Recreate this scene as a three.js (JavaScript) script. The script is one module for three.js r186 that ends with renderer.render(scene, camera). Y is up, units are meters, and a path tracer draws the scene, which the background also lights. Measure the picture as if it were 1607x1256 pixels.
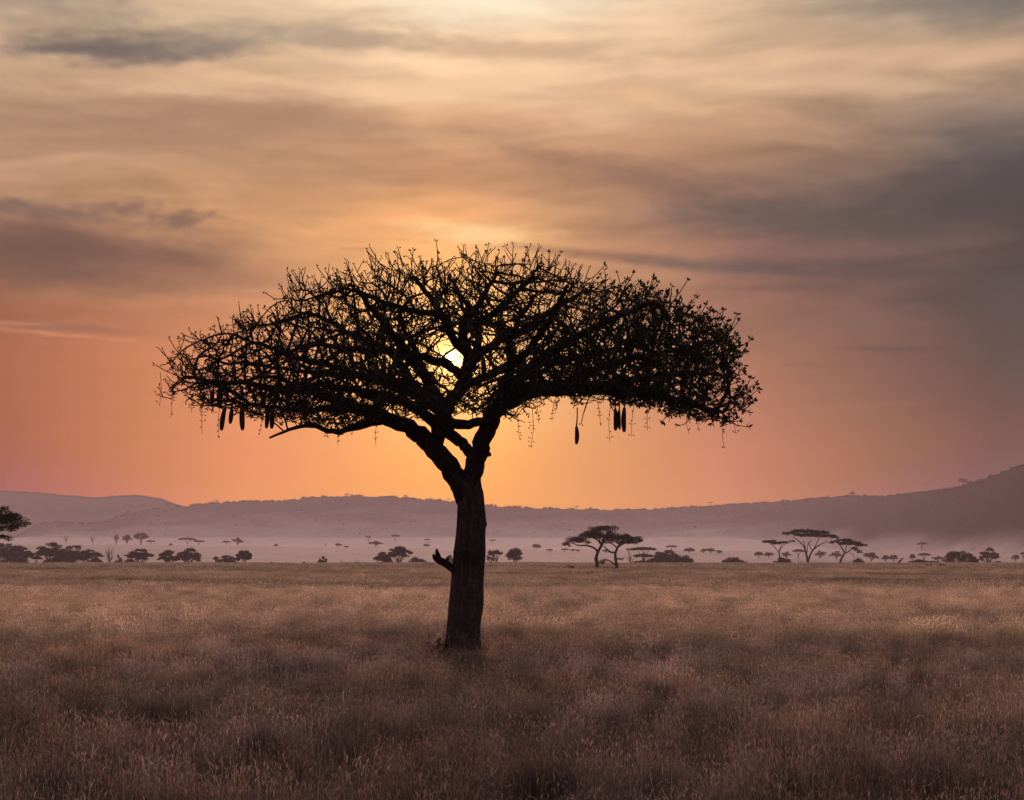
import * as THREE from 'three';
import { mergeGeometries } from 'three/addons/utils/BufferGeometryUtils.js';
import { createNoise2D, createNoise3D } from 'simplex-noise';

// ---------------------------------------------------------------- camera
const W = 1607, H = 1256, HORIZON = 872, F = 2400, EYE = 2.5;      // the photograph's size, its eye level and its focal length in its own pixels
const scene = new THREE.Scene();
const camera = new THREE.PerspectiveCamera((2 * Math.atan(HORIZON / F) * 180) / Math.PI, W / (2 * HORIZON), 0.1, 9000);
camera.position.set(0, EYE, 0);
camera.setViewOffset(W, 2 * HORIZON, 0, 0, W, H);                  // a lens shifted upwards, so the eye level lies low in the frame
const renderer = new THREE.WebGLRenderer({ antialias: true });
renderer.setSize(1024, 800);
renderer.toneMapping = THREE.LinearToneMapping;
renderer.toneMappingExposure = 1;
renderer.shadowMap.enabled = true;

// ---------------------------------------------------------------- numbers
function rng(seed) {
  let s = seed | 0;
  return () => { s = (s + 0x6d2b79f5) | 0; let t = Math.imul(s ^ (s >>> 15), 1 | s); t = (t + Math.imul(t ^ (t >>> 7), 61 | t)) ^ t; return ((t ^ (t >>> 14)) >>> 0) / 4294967296; };
}
const n2 = createNoise2D(rng(11)), n3 = createNoise3D(rng(12));
const { clamp, lerp, smoothstep } = THREE.MathUtils;
const V = (x, y, z) => new THREE.Vector3(x, y, z);
function fbm2(x, y, oct = 4) { let s = 0, a = 0.5; for (let i = 0; i < oct; i++) { s += a * n2(x + 17.3 * i, y - 9.1 * i); x *= 2.03; y *= 2.03; a *= 0.5; } return s; }
const at = (px, py, d) => V(((px - W / 2) / F) * d, EYE + ((HORIZON - py) / F) * d, -d);   // a direction in the photograph and a distance, as a point in metres

// ---------------------------------------------------------------- air, sky and sun
const FOG = { density: 2.45e-4, glow: [0.42, 0.24, 0.225], top: 139, end: 3650 };
scene.fog = new THREE.FogExp2(new THREE.Color().setRGB(1.0, 0.755, 0.785), FOG.density);
const SUN_AZ = -2.23, SUN_EL = 7.3, RAD = Math.PI / 180;

const s2l = (c) => (c <= 0.04045 ? c / 12.92 : Math.pow((c + 0.055) / 1.055, 2.4));
const hex = (h) => [parseInt(h.slice(0, 2), 16), parseInt(h.slice(2, 4), 16), parseInt(h.slice(4, 6), 16)];
// how the colour of the clear and thinly veiled sky runs up from the horizon, by degrees from the sun's side
const EL = [0, 3.6, 7.2, 10.8, 12.6, 14.1, 15.6, 17, 19, 20.8, 30, 50, 90];
const COLUMNS = [
  [-180, '6a5c66 665862 5c525a 50484e 4e464c 4e464c 504a50 544e54 5a545a 625c64 9a929e c6bcca d2cad6'],
  [-60, '7a625f 745e5c 665654 564a4a 524846 544848 584c4c 5e5250 64585a 6c6264 a2989e c8c0c8 d2cad6'],
  [-19, 'a46a50 a86850 aa6a50 8e6654 b48a6c c0967a b28c72 cca888 c4a68a d8bc9e c6b6ac ccc4c8 d2cad6'],
  [-10, 'ec9e6a e8946a e29468 be8a68 ce986e bc9070 b08870 deb490 dcbc9a eed2b0 dccab6 d4ccc8 d2cad6'],
  [-2, 'faa864 fcae67 ffc682 fcb878 f0ac74 cc9672 ce9c78 f0c69c fad6b0 fff0d2 ecd8c0 dad0ca d2cad6'],
  [8, 'd89678 ce886c b67c66 946c60 826860 ae866c bc9274 d6ae8c e2be9a e2c0a0 d6c6b2 d2cac8 d2cad6'],
  [18, '946a5c 825e52 64524e 584c4a 544c4c 685e5c 887468 c8a486 84776e 8c8076 b4aaa6 ccc4c8 d2cad6'],
  [40, '6c5a5a 645456 564a4a 504648 4e4446 4e4648 524a4c 5a5250 605856 686260 9c9498 c6bec8 d2cad6'],
  [180, '6a5c66 665862 5c525a 50484e 4e464c 4e464c 504a50 544e54 5a545a 625c64 9a929e c6bcca d2cad6'],
].map(([a, list]) => [a, list.split(' ').map(hex)]);
// clouds: direction (degrees right of straight ahead, degrees up), half sizes in degrees, tilt, colour, strength, how ragged
const deg = (px, py) => [(px - W / 2) / 41.9, (HORIZON - py) / 41.9];
const CLOUDS = [
  [...deg(190, 126), 4.6, 0.62, 0.05, '6a605e', 0.85, 0.5], [...deg(310, 112), 3.4, 0.5, 0.08, '857a72', 0.6, 0.6],
  [...deg(60, 60), 4.4, 1.1, -0.1, '9c8a7c', 0.75, 0.6], [...deg(520, 92), 5.5, 0.55, 0.0, 'a4907e', 0.7, 0.6], [...deg(800, 106), 6.5, 0.45, -0.03, 'c09c80', 0.6, 0.5],
  [...deg(300, 178), 5.2, 0.45, 0.06, 'e6be98', 0.65, 0.6], [...deg(700, 158), 5.5, 0.55, 0.1, 'f6caa0', 0.75, 0.6], [...deg(1010, 176), 2.8, 0.5, -0.2, 'eebc90', 0.5, 0.6],
  [...deg(480, 215), 9.0, 0.55, -0.06, 'ae886e', 0.7, 0.5], [...deg(900, 268), 6.0, 0.7, -0.16, 'ae8268', 0.7, 0.6], [...deg(700, 235), 3.0, 0.4, -0.1, 'd8a87e', 0.6, 0.7],
  [...deg(1050, 305), 5.0, 0.75, -0.2, '8a6a5e', 0.7, 0.5], [...deg(1290, 360), 6.0, 1.0, -0.12, '665852', 0.75, 0.5], [...deg(1500, 330), 4.5, 1.4, 0.1, '564d4e', 0.7, 0.4],
  [...deg(1180, 228), 5.5, 0.55, -0.1, 'c49a7c', 0.55, 0.6], [...deg(1330, 165), 5.5, 0.5, -0.12, 'd8b494', 0.6, 0.6], [...deg(1500, 70), 4.5, 1.0, 0.0, '857a72', 0.6, 0.5], [...deg(1590, 60), 2.2, 0.9, 0, '72706a', 0.55, 0.6],
  [...deg(780, 30), 5.2, 1.2, 0, 'fff0d4', 0.8, 0.4], [...deg(1090, 40), 4.2, 0.6, 0.05, 'f6d2ae', 0.55, 0.6], [...deg(250, 30), 5.0, 0.5, -0.1, 'ecceaa', 0.6, 0.5],
  [...deg(70, 362), 1.9, 0.34, -0.08, '7c645c', 0.75, 0.9], [...deg(205, 352), 1.5, 0.3, 0.12, '86695e', 0.75, 0.9], [...deg(290, 364), 1.5, 0.34, 0.14, '84685c', 0.8, 0.9], [...deg(110, 366), 4.2, 0.4, 0, '8c6e60', 0.5, 0.8],
  [...deg(110, 420), 7.0, 1.35, -0.03, '755a50', 0.9, 0.35], [...deg(330, 445), 4.8, 0.8, -0.04, 'a47460', 0.55, 0.4],
  [...deg(120, 530), 3.2, 0.13, -0.03, '9c6e5e', 0.8, 0.5], [...deg(110, 541), 3.6, 0.07, -0.05, 'dc9674', 0.75, 0.5], [...deg(60, 527), 3.0, 0.05, 0.02, 'd89474', 0.6, 0.5],
  [...deg(950, 408), 4.4, 0.2, -0.1, '8e685a', 0.85, 0.5], [...deg(1130, 428), 4.2, 0.34, -0.08, '74605a', 0.7, 0.5], [...deg(1360, 440), 5.5, 0.5, -0.06, '5e5150', 0.6, 0.5], [...deg(855, 418), 2.2, 0.12, -0.08, '9c7260', 0.5, 0.6],
  [...deg(745, 372), 3.2, 0.5, -0.05, 'ffd096', 0.85, 0.5], [...deg(640, 385), 1.3, 0.06, -0.1, 'c88e64', 0.6, 0.5], [...deg(560, 399), 0.8, 0.08, 0.02, 'ba7c5c', 0.6, 0.6],
  [...deg(1270, 462), 3.5, 0.2, -0.02, '6c5852', 0.5, 0.6], [...deg(1420, 498), 1.2, 0.1, -0.1, '75605a', 0.6, 0.6], [...deg(1330, 520), 3.0, 0.3, -0.03, '84685e', 0.4, 0.6], [...deg(1410, 560), 2.8, 0.12, -0.05, '6c5652', 0.6, 0.5],
  [...deg(1270, 581), 1.1, 0.06, -0.04, '8c6458', 0.7, 0.4], [...deg(1300, 645), 4.0, 0.12, 0.02, 'ae7a66', 0.4, 0.5], [...deg(1180, 520), 4.0, 1.2, 0, '94705f', 0.35, 0.4],
].map((c) => [...c.slice(0, 5), hex(c[5]), c[6], c[7]]);

function skyColor(az, el) {                                        // linear radiance of the sky in that direction, the air in front of it not counted
  const e0 = Math.max(el, 0), wx = fbm2(az * 0.055, e0 * 0.2 + 5, 3), wy = fbm2(az * 0.06 + 40, e0 * 0.26, 3);
  const a = az + 3.2 * wx * smoothstep(e0, 5, 12), e = clamp(e0 + 0.95 * wy * smoothstep(e0, 6, 13), 0, 90);
  let i = 0; while (i < EL.length - 2 && EL[i + 1] < e) i++;
  let j = 0; while (j < COLUMNS.length - 2 && COLUMNS[j + 1][0] < a) j++;
  const fe = smoothstep(e, EL[i], EL[i + 1]) * 0.5 + 0.5 * clamp((e - EL[i]) / (EL[i + 1] - EL[i]), 0, 1), fa = clamp((a - COLUMNS[j][0]) / (COLUMNS[j + 1][0] - COLUMNS[j][0]), 0, 1), c = [0, 0, 0];
  for (let k = 0; k < 3; k++) c[k] = lerp(lerp(COLUMNS[j][1][i][k], COLUMNS[j][1][i + 1][k], fe), lerp(COLUMNS[j + 1][1][i][k], COLUMNS[j + 1][1][i + 1][k], fe), fa);
  // long thin veils everywhere above the haze
  const veil = fbm2(az * 0.05 + 0.012 * e0 + 3 + 0.6 * wx, (e0 + az * 0.035) * 0.55 + 0.7 * wy, 5), fine = fbm2(az * 0.16 + 9, (e0 - az * 0.05) * 1.9 + wx, 4), up = smoothstep(e0, 5, 13);
  for (let k = 0; k < 3; k++) c[k] *= 1 + up * (0.11 * veil + 0.045 * fine) + 0.012 * fine;
  // single clouds and streaks
  if (az > -40 && az < 40 && e0 < 34) for (const [ca, ce, rx, ry, tilt, col, strength, rough] of CLOUDS) {
    const dx = az - ca, dy = e0 - ce - tilt * dx;
    if (Math.abs(dx) > rx * 2.2 || Math.abs(dy) > ry * 3) continue;
    const q = Math.hypot(dx / rx, dy / ry), rag = fbm2(az * 1.1 / rx + ca, (e0 - tilt * az) * 0.9 / ry + ce * 3, 5) + 0.5 * fbm2(az * 0.9 + 4, e0 * 3.1 + ce, 4);
    const s = strength * smoothstep(1.25 - q + rough * rag * 0.85, 0, 1.1);
    for (let k = 0; k < 3; k++) c[k] = lerp(c[k], col[k], s);
  }
  const lin = c.map((x) => s2l(x / 255));
  // glow of the veiled sun
  const dist = Math.hypot((az - SUN_AZ) * Math.cos(el * RAD), el - SUN_EL), halo = Math.exp(-dist / 1.9), core = Math.exp(-Math.pow(dist / 0.28, 2));
  lin[0] += 1.1 * halo + 14 * core; lin[1] += 0.53 * halo + 8 * core; lin[2] += 0.1 * halo + 2.4 * core;
  return lin;
}
function throughAir(lin, az, el) {                                 // the sky beyond the haze: brighter than it looks through it
  const y = Math.sin(Math.max(el, 0.2) * RAD), path = Math.min((FOG.top - EYE) / y, FOG.end / Math.max(0.25, Math.cos(az * RAD))), t = Math.exp(-FOG.density * path);
  const ahead = smoothstep(70 - Math.abs(az), 0, 45);
  return lin.map((x, k) => lerp(x, clamp((x - FOG.glow[k] * (1 - t)) / t, 0.25 * x, 40), ahead));
}
{
  const w = 4096, h = 2048, data = new Float32Array(w * h * 4), cw = 512, ch = 256, coarse = new Float32Array((cw + 1) * (ch + 1) * 3);
  const toAz = (u) => { const t = (u - 0.5) * 2 * Math.PI, a = Math.atan2(Math.cos(t), -Math.sin(t)) / RAD; return a; }, toEl = (v) => (v - 0.5) * 180;
  const sample = (u, v) => { const a = toAz(u), e = toEl(v); return throughAir(skyColor(a, e), a, e); };
  for (let y = ch / 2 - 1; y <= ch; y++) for (let x = 0; x <= cw; x++) coarse.set(sample(x / cw, y / ch), (y * (cw + 1) + x) * 3);
  for (let y = h / 2 - 4; y < h; y++) for (let x = 0; x < w; x++) {
    const u = (x + 0.5) / w, v = (y + 0.5) / h, o = (y * w + x) * 4;
    if (Math.abs(toAz(u)) < 27 && toEl(v) < 29) { data.set(sample(u, v), o); data[o + 3] = 1; continue; }
    const gx = Math.min(u * cw, cw - 1e-6), gy = Math.min(v * ch, ch - 1e-6), ix = Math.floor(gx), iy = Math.floor(gy), fx = gx - ix, fy = gy - iy;
    for (let k = 0; k < 3; k++) {
      const p = (iy * (cw + 1) + ix) * 3 + k, q = p + (cw + 1) * 3;
      data[o + k] = lerp(lerp(coarse[p], coarse[p + 3], fx), lerp(coarse[q], coarse[q + 3], fx), fy);
    }
    data[o + 3] = 1;
  }
  for (let i = 0; i < (h / 2 - 4) * w; i++) { data[i * 4] = 0.12; data[i * 4 + 1] = 0.08; data[i * 4 + 2] = 0.07; data[i * 4 + 3] = 1; }
  const sky = new THREE.DataTexture(data, w, h, THREE.RGBAFormat, THREE.FloatType);
  sky.mapping = THREE.EquirectangularReflectionMapping; sky.magFilter = THREE.LinearFilter; sky.colorSpace = THREE.LinearSRGBColorSpace; sky.needsUpdate = true;
  scene.background = sky; scene.environment = sky;
}
const sun = new THREE.DirectionalLight(new THREE.Color().setRGB(1, 0.62, 0.46), 4.3);
sun.position.set(Math.sin(SUN_AZ * RAD) * Math.cos(SUN_EL * RAD), Math.sin(SUN_EL * RAD), -Math.cos(SUN_AZ * RAD) * Math.cos(SUN_EL * RAD)).multiplyScalar(200);
sun.castShadow = true; sun.shadow.radius = 22; sun.shadow.mapSize.set(4096, 4096);
Object.assign(sun.shadow.camera, { left: -80, right: 80, top: 60, bottom: -60, near: 1, far: 600 });
scene.add(sun, sun.target);

// ---------------------------------------------------------------- names and labels
const used = new Map();
function numbered(name) { const k = used.get(name) ?? 0; used.set(name, k + 1); return k ? name + '_' + String(k).padStart(3, '0') : name; }
function tag(o, label, category, group) { o.userData.label = label; o.userData.category = category; if (group) o.userData.group = group; return o; }
function setting(o, kind) { o.userData.kind = kind; return o; }
function part(name, geometry, material, parent) {
  const m = new THREE.Mesh(geometry, material); m.name = name; m.castShadow = m.receiveShadow = true; parent.add(m); return m;
}
function thing(name, position, label, category, group) { const g = new THREE.Group(); g.name = numbered(name); g.position.copy(position); scene.add(g); return tag(g, label, category, group); }

// ---------------------------------------------------------------- materials
const rgb = (r, g, b) => new THREE.Color().setRGB(r, g, b);
function noiseTexture(size, fn, srgb) {
  const d = new Uint8Array(size * size * 4);
  for (let y = 0; y < size; y++) for (let x = 0; x < size; x++) { const c = fn(x / size, y / size), o = (y * size + x) * 4; for (let k = 0; k < 3; k++) d[o + k] = clamp(Math.round(c[k] * 255), 0, 255); d[o + 3] = 255; }
  const t = new THREE.DataTexture(d, size, size); t.wrapS = t.wrapT = THREE.RepeatWrapping; t.magFilter = THREE.LinearFilter; t.colorSpace = srgb ? THREE.SRGBColorSpace : THREE.NoColorSpace; t.needsUpdate = true; return t;
}
// tiling noise: points on two circles
const ring = (u, v, f, s = 0) => { const a = u * 2 * Math.PI, b = v * 2 * Math.PI; return 0.5 * (n3(Math.cos(a) * f + s, Math.sin(a) * f, Math.cos(b) * f) + n3(Math.cos(b) * f - s, Math.sin(b) * f + 3.7, Math.sin(a) * f + 1.3)); };
const barkBump = noiseTexture(512, (u, v) => {
  const r = 1 - Math.abs(ring(u, v, 2.4)) * 1.6, f = ring(u, v, 9, 5) * 0.5 + 0.5, g = ring(u, v, 22, 9) * 0.5 + 0.5, x = 0.5 * r + 0.3 * f + 0.2 * g; return [x, x, x];
});
const barkColor = noiseTexture(512, (u, v) => {
  const p = 0.55 * smoothstep(ring(u, v, 1.3, 2) + 0.35 * ring(u, v, 4, 7), 0.1, 0.8), f = 0.75 + 0.35 * ring(u, v, 9, 4);
  return [(0.25 + 0.26 * p) * f, (0.19 + 0.25 * p) * f, (0.17 + 0.25 * p) * f];
}, true);
const barkMat = new THREE.MeshLambertMaterial({ map: barkColor, bumpMap: barkBump, bumpScale: 0.035 });
const trunkMat = new THREE.MeshStandardMaterial({ color: rgb(1.9, 1.75, 1.75), map: barkColor, bumpMap: barkBump, bumpScale: 0.1, roughness: 0.95 });
const twigMat = new THREE.MeshLambertMaterial({ color: rgb(0.022, 0.016, 0.014) });
const leafMat = new THREE.MeshLambertMaterial({ color: rgb(0.038, 0.045, 0.02), side: THREE.DoubleSide });
const fruitMat = new THREE.MeshLambertMaterial({ color: rgb(0.05, 0.036, 0.028), bumpMap: barkBump, bumpScale: 0.012 });
const farBark = new THREE.MeshLambertMaterial({ color: rgb(0.06, 0.042, 0.036) });
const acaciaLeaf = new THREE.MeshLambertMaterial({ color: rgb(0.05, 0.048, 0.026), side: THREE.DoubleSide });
const hazeLeaf = new THREE.MeshLambertMaterial({ color: rgb(0.085, 0.068, 0.055), side: THREE.DoubleSide });  // acacia leaf lightened in its colour to imitate haze
const farHazeLeaf = new THREE.MeshLambertMaterial({ color: rgb(0.13, 0.105, 0.085), side: THREE.DoubleSide });  // lightened further, painted haze for the most distant crowns
const nearLeaf = new THREE.MeshPhysicalMaterial({ color: rgb(0.055, 0.075, 0.022), roughness: 1, transmission: 0.2, thickness: 0, side: THREE.DoubleSide });

// ---------------------------------------------------------------- tubes
// a swept tube along points with radii; wobble is noise on the surface in shares of the radius
function tube(points, radii, sides, { wobble = 0, freq = 3, uvScale = 1, cap = true, seed = 0 } = {}) {
  const n = points.length, pos = [], uv = [], index = [], t = new THREE.Vector3(), nrm = V(0, 0, 1), bin = new THREE.Vector3();
  let len = 0;
  for (let i = 0; i < n; i++) {
    t.copy(points[Math.min(i + 1, n - 1)]).sub(points[Math.max(i - 1, 0)]).normalize();
    if (i === 0) nrm.set(Math.abs(t.x) < 0.8 ? 1 : 0, 0, Math.abs(t.x) < 0.8 ? 0 : 1);
    nrm.addScaledVector(t, -nrm.dot(t)).normalize(); bin.crossVectors(t, nrm);
    if (i) len += points[i].distanceTo(points[i - 1]);
    for (let k = 0; k <= sides; k++) {
      const a = (k / sides) * 2 * Math.PI, c = Math.cos(a), s = Math.sin(a);
      let r = radii[i];
      if (wobble) { const p = points[i]; r *= 1 + wobble * (n3(p.x * freq * 0.4 + c * 0.9 + seed, p.y * freq * 0.4 + seed, s * 0.9 + p.z * freq * 0.4) + 0.5 * n3(c * 2.4 + seed, len * freq * 0.6, s * 2.4) + 0.3 * n3(c * 6, len * freq * 0.5 + seed, s * 6)); }
      pos.push(points[i].x + r * (c * nrm.x + s * bin.x), points[i].y + r * (c * nrm.y + s * bin.y), points[i].z + r * (c * nrm.z + s * bin.z));
      uv.push((k / sides) * Math.max(1, Math.round((2 * Math.PI * radii[0]) / uvScale)), len / uvScale / 2.5);
    }
  }
  const w = sides + 1;
  for (let i = 0; i < n - 1; i++) for (let k = 0; k < sides; k++) { const a = i * w + k, b = a + w; index.push(a, b + 1, b, a, a + 1, b + 1); }
  if (cap) for (const end of [0, n - 1]) { const c = pos.length / 3, p = points[end]; pos.push(p.x, p.y, p.z); uv.push(0, 0); for (let k = 0; k < sides; k++) end ? index.push(c, end * w + k, end * w + k + 1) : index.push(c, k + 1, k); }
  const g = new THREE.BufferGeometry();
  g.setAttribute('position', new THREE.Float32BufferAttribute(pos, 3)); g.setAttribute('uv', new THREE.Float32BufferAttribute(uv, 2)); g.setIndex(index); g.computeVertexNormals();
  // close the seam's shading
  const N = g.attributes.normal;
  for (let i = 0; i < n; i++) { const a = i * w, b = a + sides, x = N.getX(a) + N.getX(b), y = N.getY(a) + N.getY(b), z = N.getZ(a) + N.getZ(b), l = Math.hypot(x, y, z) || 1; N.setXYZ(a, x / l, y / l, z / l); N.setXYZ(b, x / l, y / l, z / l); }
  return g;
}
function smoothPath(list, step) {                                  // list of [Vector3, radius] -> evenly spaced points and radii
  const c = new THREE.CatmullRomCurve3(list.map((p) => p[0]), false, 'centripetal'), n = Math.max(2, Math.round(c.getLength() / step)), points = [], radii = [];
  for (let i = 0; i <= n; i++) { const t = i / n, k = t * (list.length - 1), j = Math.min(Math.floor(k), list.length - 2); points.push(c.getPoint(t)); radii.push(lerp(list[j][1], list[j + 1][1], k - j)); }
  return { points, radii };
}

// ---------------------------------------------------------------- ground and hills
function profile(list, x) {                                        // smooth curve through [x, y] pairs
  let i = 0; while (i < list.length - 2 && list[i + 1][0] < x) i++;
  const [x0, y0] = list[i], [x1, y1] = list[i + 1], t = clamp((x - x0) / (x1 - x0), 0, 1); return lerp(y0, y1, t * t * (3 - 2 * t) * 0.5 + t * 0.5);
}
const CREST = 1400, FOOT = 2080, RIDGE = 2700;
function groundHeight(x, d) {
  const side = clamp(x / Math.max(d, 300) / 0.36, -1.6, 1.6);       // -1 at the left of the view, 1 at the right
  let h = 0.05 * n2(x / 5, d / 5) + 0.1 * n2(x / 23 + 4, d / 31) + 0.16 * n2(x / 90, d / 110 + 3) * smoothstep(d, 60, 250);
  if (d > 440) {
    const crest = lerp(12.2, 6.2, smoothstep(side, -0.9, 0.6)), dip = -4.2;
    const a = smoothstep(d, 470, 600), b = smoothstep(d, 640, CREST), c = smoothstep(d, CREST + 20, 1560), e = clamp((d - 1540) / (FOOT - 1540), 0, 3);
    h = lerp(h, dip, a); h = lerp(h, crest, b); h -= 2.2 * c; h += (29 - crest) * e * (0.65 + 0.35 * Math.min(e, 1)) * (e > 1 ? 1 / e : 1);
    h += 0.5 * n2(x / 160, d / 120) * a;
  }
  return h;
}
const patchy = (x, d) => fbm2(x / 14, d / 22, 4), streaky = (x, d) => fbm2(x / 60 + 8, d / 14, 4);
// the base colour of the grass that grows at a place: straw, red oat grass, grey-mauve stalks, dark green tussock; closest to the camera darkened like a lens vignette
function grassTone(x, d, r) {
  const straw = [0.345, 0.262, 0.195], red = [0.188, 0.13, 0.097], mauve = [0.195, 0.152, 0.142], green = [0.085, 0.07, 0.042], nearShade = [0.105, 0.070, 0.057];
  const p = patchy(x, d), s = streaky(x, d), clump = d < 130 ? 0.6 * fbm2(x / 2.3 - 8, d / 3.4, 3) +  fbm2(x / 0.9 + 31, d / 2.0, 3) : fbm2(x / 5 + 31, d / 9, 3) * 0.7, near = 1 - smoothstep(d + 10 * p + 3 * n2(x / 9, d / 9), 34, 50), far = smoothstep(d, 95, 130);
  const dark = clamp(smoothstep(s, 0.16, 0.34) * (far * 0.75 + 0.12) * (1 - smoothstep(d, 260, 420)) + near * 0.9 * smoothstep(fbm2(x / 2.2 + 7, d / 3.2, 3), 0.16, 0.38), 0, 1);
  const c = [0, 0, 0], m = smoothstep(fbm2(x / 6 - 4, d / 8 + 2, 3) + 0.3 * (r - 0.5), -0.12, 0.3);
  for (let k = 0; k < 3; k++) {
    let v = lerp(straw[k], lerp(red[k], mauve[k], m), near * 0.9 + 0.1 * m);
    v = lerp(v, nearShade[k], near * 0.75 * (1 - smoothstep(d + 6 * p, 14, 30))); v = lerp(v, straw[k] * 0.82, far * 0.5); v = lerp(v, green[k], dark);
    c[k] = v * (0.6 + 0.8 * r) * (1 + 0.3 * p) * clamp(1 + 1.0 * clump, 0.3, 1.9);
  }
  return c;
}
const ground = (() => {
  const ds = [-320, -200, -120, -60, -20]; for (let d = 0; d < 60; d += 1.5) ds.push(d); for (let d = 60; d < 3480; d *= 1.02) ds.push(d); ds.push(3480);
  const cols = 190, pos = [], col = [], uv = [], index = [];
  ds.forEach((d) => { for (let j = 0; j <= cols; j++) {
    const x = (j / cols * 2 - 1) * (60 + 0.62 * Math.max(d, 160)); pos.push(x, groundHeight(x, d), -d); uv.push(x / 4, d / 4);
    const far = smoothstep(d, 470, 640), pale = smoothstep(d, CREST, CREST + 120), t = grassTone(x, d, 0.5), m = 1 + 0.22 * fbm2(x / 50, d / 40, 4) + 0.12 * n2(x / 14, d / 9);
    const plain = [lerp(0.34, 0.50, pale), lerp(0.235, 0.365, pale), lerp(0.22, 0.34, pale)];  // pale straw, lightened further to stand in for low mist glow
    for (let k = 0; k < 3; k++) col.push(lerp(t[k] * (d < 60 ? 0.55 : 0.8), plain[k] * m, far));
  } });
  for (let i = 0; i < ds.length - 1; i++) for (let j = 0; j < cols; j++) { const a = i * (cols + 1) + j, b = a + cols + 1; index.push(a, a + 1, b + 1, a, b + 1, b); }
  const g = new THREE.BufferGeometry(); g.setAttribute('position', new THREE.Float32BufferAttribute(pos, 3)); g.setAttribute('color', new THREE.Float32BufferAttribute(col, 3)); g.setAttribute('uv', new THREE.Float32BufferAttribute(uv, 2)); g.setIndex(index); g.computeVertexNormals();
  const litter = noiseTexture(512, (u, v) => { const f = 0.82 + 0.3 * ring(u, v, 7) + 0.22 * ring(u, v, 26, 3); return [f, f, f]; });
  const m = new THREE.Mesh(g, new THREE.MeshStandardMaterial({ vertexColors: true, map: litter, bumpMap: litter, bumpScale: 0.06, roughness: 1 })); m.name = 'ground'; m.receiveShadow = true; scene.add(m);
  return setting(m, 'structure');
})();

// skylines of the hills: metres right of straight ahead over distance, and metres above eye level over distance, as the photograph's sightlines give them
const MAIN = [[-900, 846], [20, 843], [50, 827], [80, 820], [130, 823], [160, 821], [200, 808], [240, 800], [290, 795], [340, 790], [400, 787], [450, 786], [500, 780], [560, 779], [620, 781], [680, 785], [760, 793], [800, 797], [880, 799], [960, 801],
  [1030, 800], [1100, 796], [1150, 792], [1240, 787], [1300, 781], [1330, 779], [1380, 780], [1450, 772], [1500, 766], [1530, 757], [1560, 747], [1590, 735], [1607, 729], [1700, 708], [1850, 700], [2000, 716], [2300, 760], [2600, 830]];
const BEYOND = [[-1200, 830], [-500, 790], [-200, 770], [0, 772], [60, 775], [110, 780], [150, 783], [190, 780], [215, 779], [250, 784], [275, 793], [300, 804], [420, 830], [700, 846], [1200, 846]];
function makeHill(name, list, ridge, foot, back, pxFrom, pxTo, tint) {
  const cols = 300, rows = 46, pos = [], col = [], uv = [], index = [], nearer = (px) => (name === 'hill' && pxTo > 2000 ? lerp(1, 0.42, smoothstep(px, 1050, 1720)) : 1), height = (px, v) => {
    // v: 0 at the foot, 1 at the ridge, above 1 on the far side
    const top = EYE + ((HORIZON - profile(list, px)) / F) * ridge * nearer(px), base = groundHeight(((px - W / 2) / F) * foot * nearer(px), foot * nearer(px)) - 1.5;
    if (v > 1) return top - (v - 1) * (top + 8) * 1.02;
    const d = lerp(foot, ridge, v) * nearer(px), x = ((px - W / 2) / F) * d, shape = Math.pow(v, 1.25), gully = Math.sin(Math.PI * v) * 0.05 * fbm2(x / 260 + 3, d / 800, 4);
    return lerp(base, Math.max(top, base - 6), clamp(shape + gully, 0, 1.0));
  };
  const place = (px, v) => { const d = (v > 1 ? lerp(ridge, back, v - 1) : lerp(foot, ridge, v)) * nearer(px); return V(((px - W / 2) / F) * d, height(px, v), -d); };
  for (let i = 0; i <= rows; i++) for (let j = 0; j <= cols; j++) {
    const v = i <= 36 ? i / 36 : 1 + (i - 36) / 10, px = lerp(pxFrom, pxTo, j / cols), p = place(px, v); pos.push(p.x, p.y, p.z); uv.push(p.x / 60, p.z / 60);
    const clearOfMist = smoothstep(v + (pxTo > 2000 ? 0.8 * smoothstep(px, 1000, 1560) * smoothstep(v, 0.0, 0.75) : 0) + 0.3 * fbm2(p.x / 160, p.z / 200, 4), 0.0, 0.95), m = 1 + 0.22 * fbm2(p.x / 30, p.z / 40, 3);  // mist painted into the slope: pale foot, darker ridge and right side
    for (let k = 0; k < 3; k++) col.push(lerp(tint[0][k], lerp(tint[1][k], tint[2][k], smoothstep(px, 950, 1560)), clearOfMist) * m);
  }
  for (let i = 0; i < rows; i++) for (let j = 0; j < cols; j++) { const a = i * (cols + 1) + j, b = a + cols + 1; index.push(a, a + 1, b + 1, a, b + 1, b); }
  const g = new THREE.BufferGeometry(); g.setAttribute('position', new THREE.Float32BufferAttribute(pos, 3)); g.setAttribute('color', new THREE.Float32BufferAttribute(col, 3)); g.setAttribute('uv', new THREE.Float32BufferAttribute(uv, 2)); g.setIndex(index); g.computeVertexNormals();
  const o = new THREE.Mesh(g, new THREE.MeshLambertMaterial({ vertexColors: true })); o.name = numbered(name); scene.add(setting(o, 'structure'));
  return place;
}
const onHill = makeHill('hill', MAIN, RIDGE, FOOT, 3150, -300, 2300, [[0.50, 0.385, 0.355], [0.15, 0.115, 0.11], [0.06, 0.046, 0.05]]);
const onFarHill = makeHill('hill', BEYOND, 3180, 2700, 3420, -420, 900, [[0.3, 0.23, 0.21], [0.14, 0.108, 0.10], [0.14, 0.108, 0.10]]);
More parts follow.
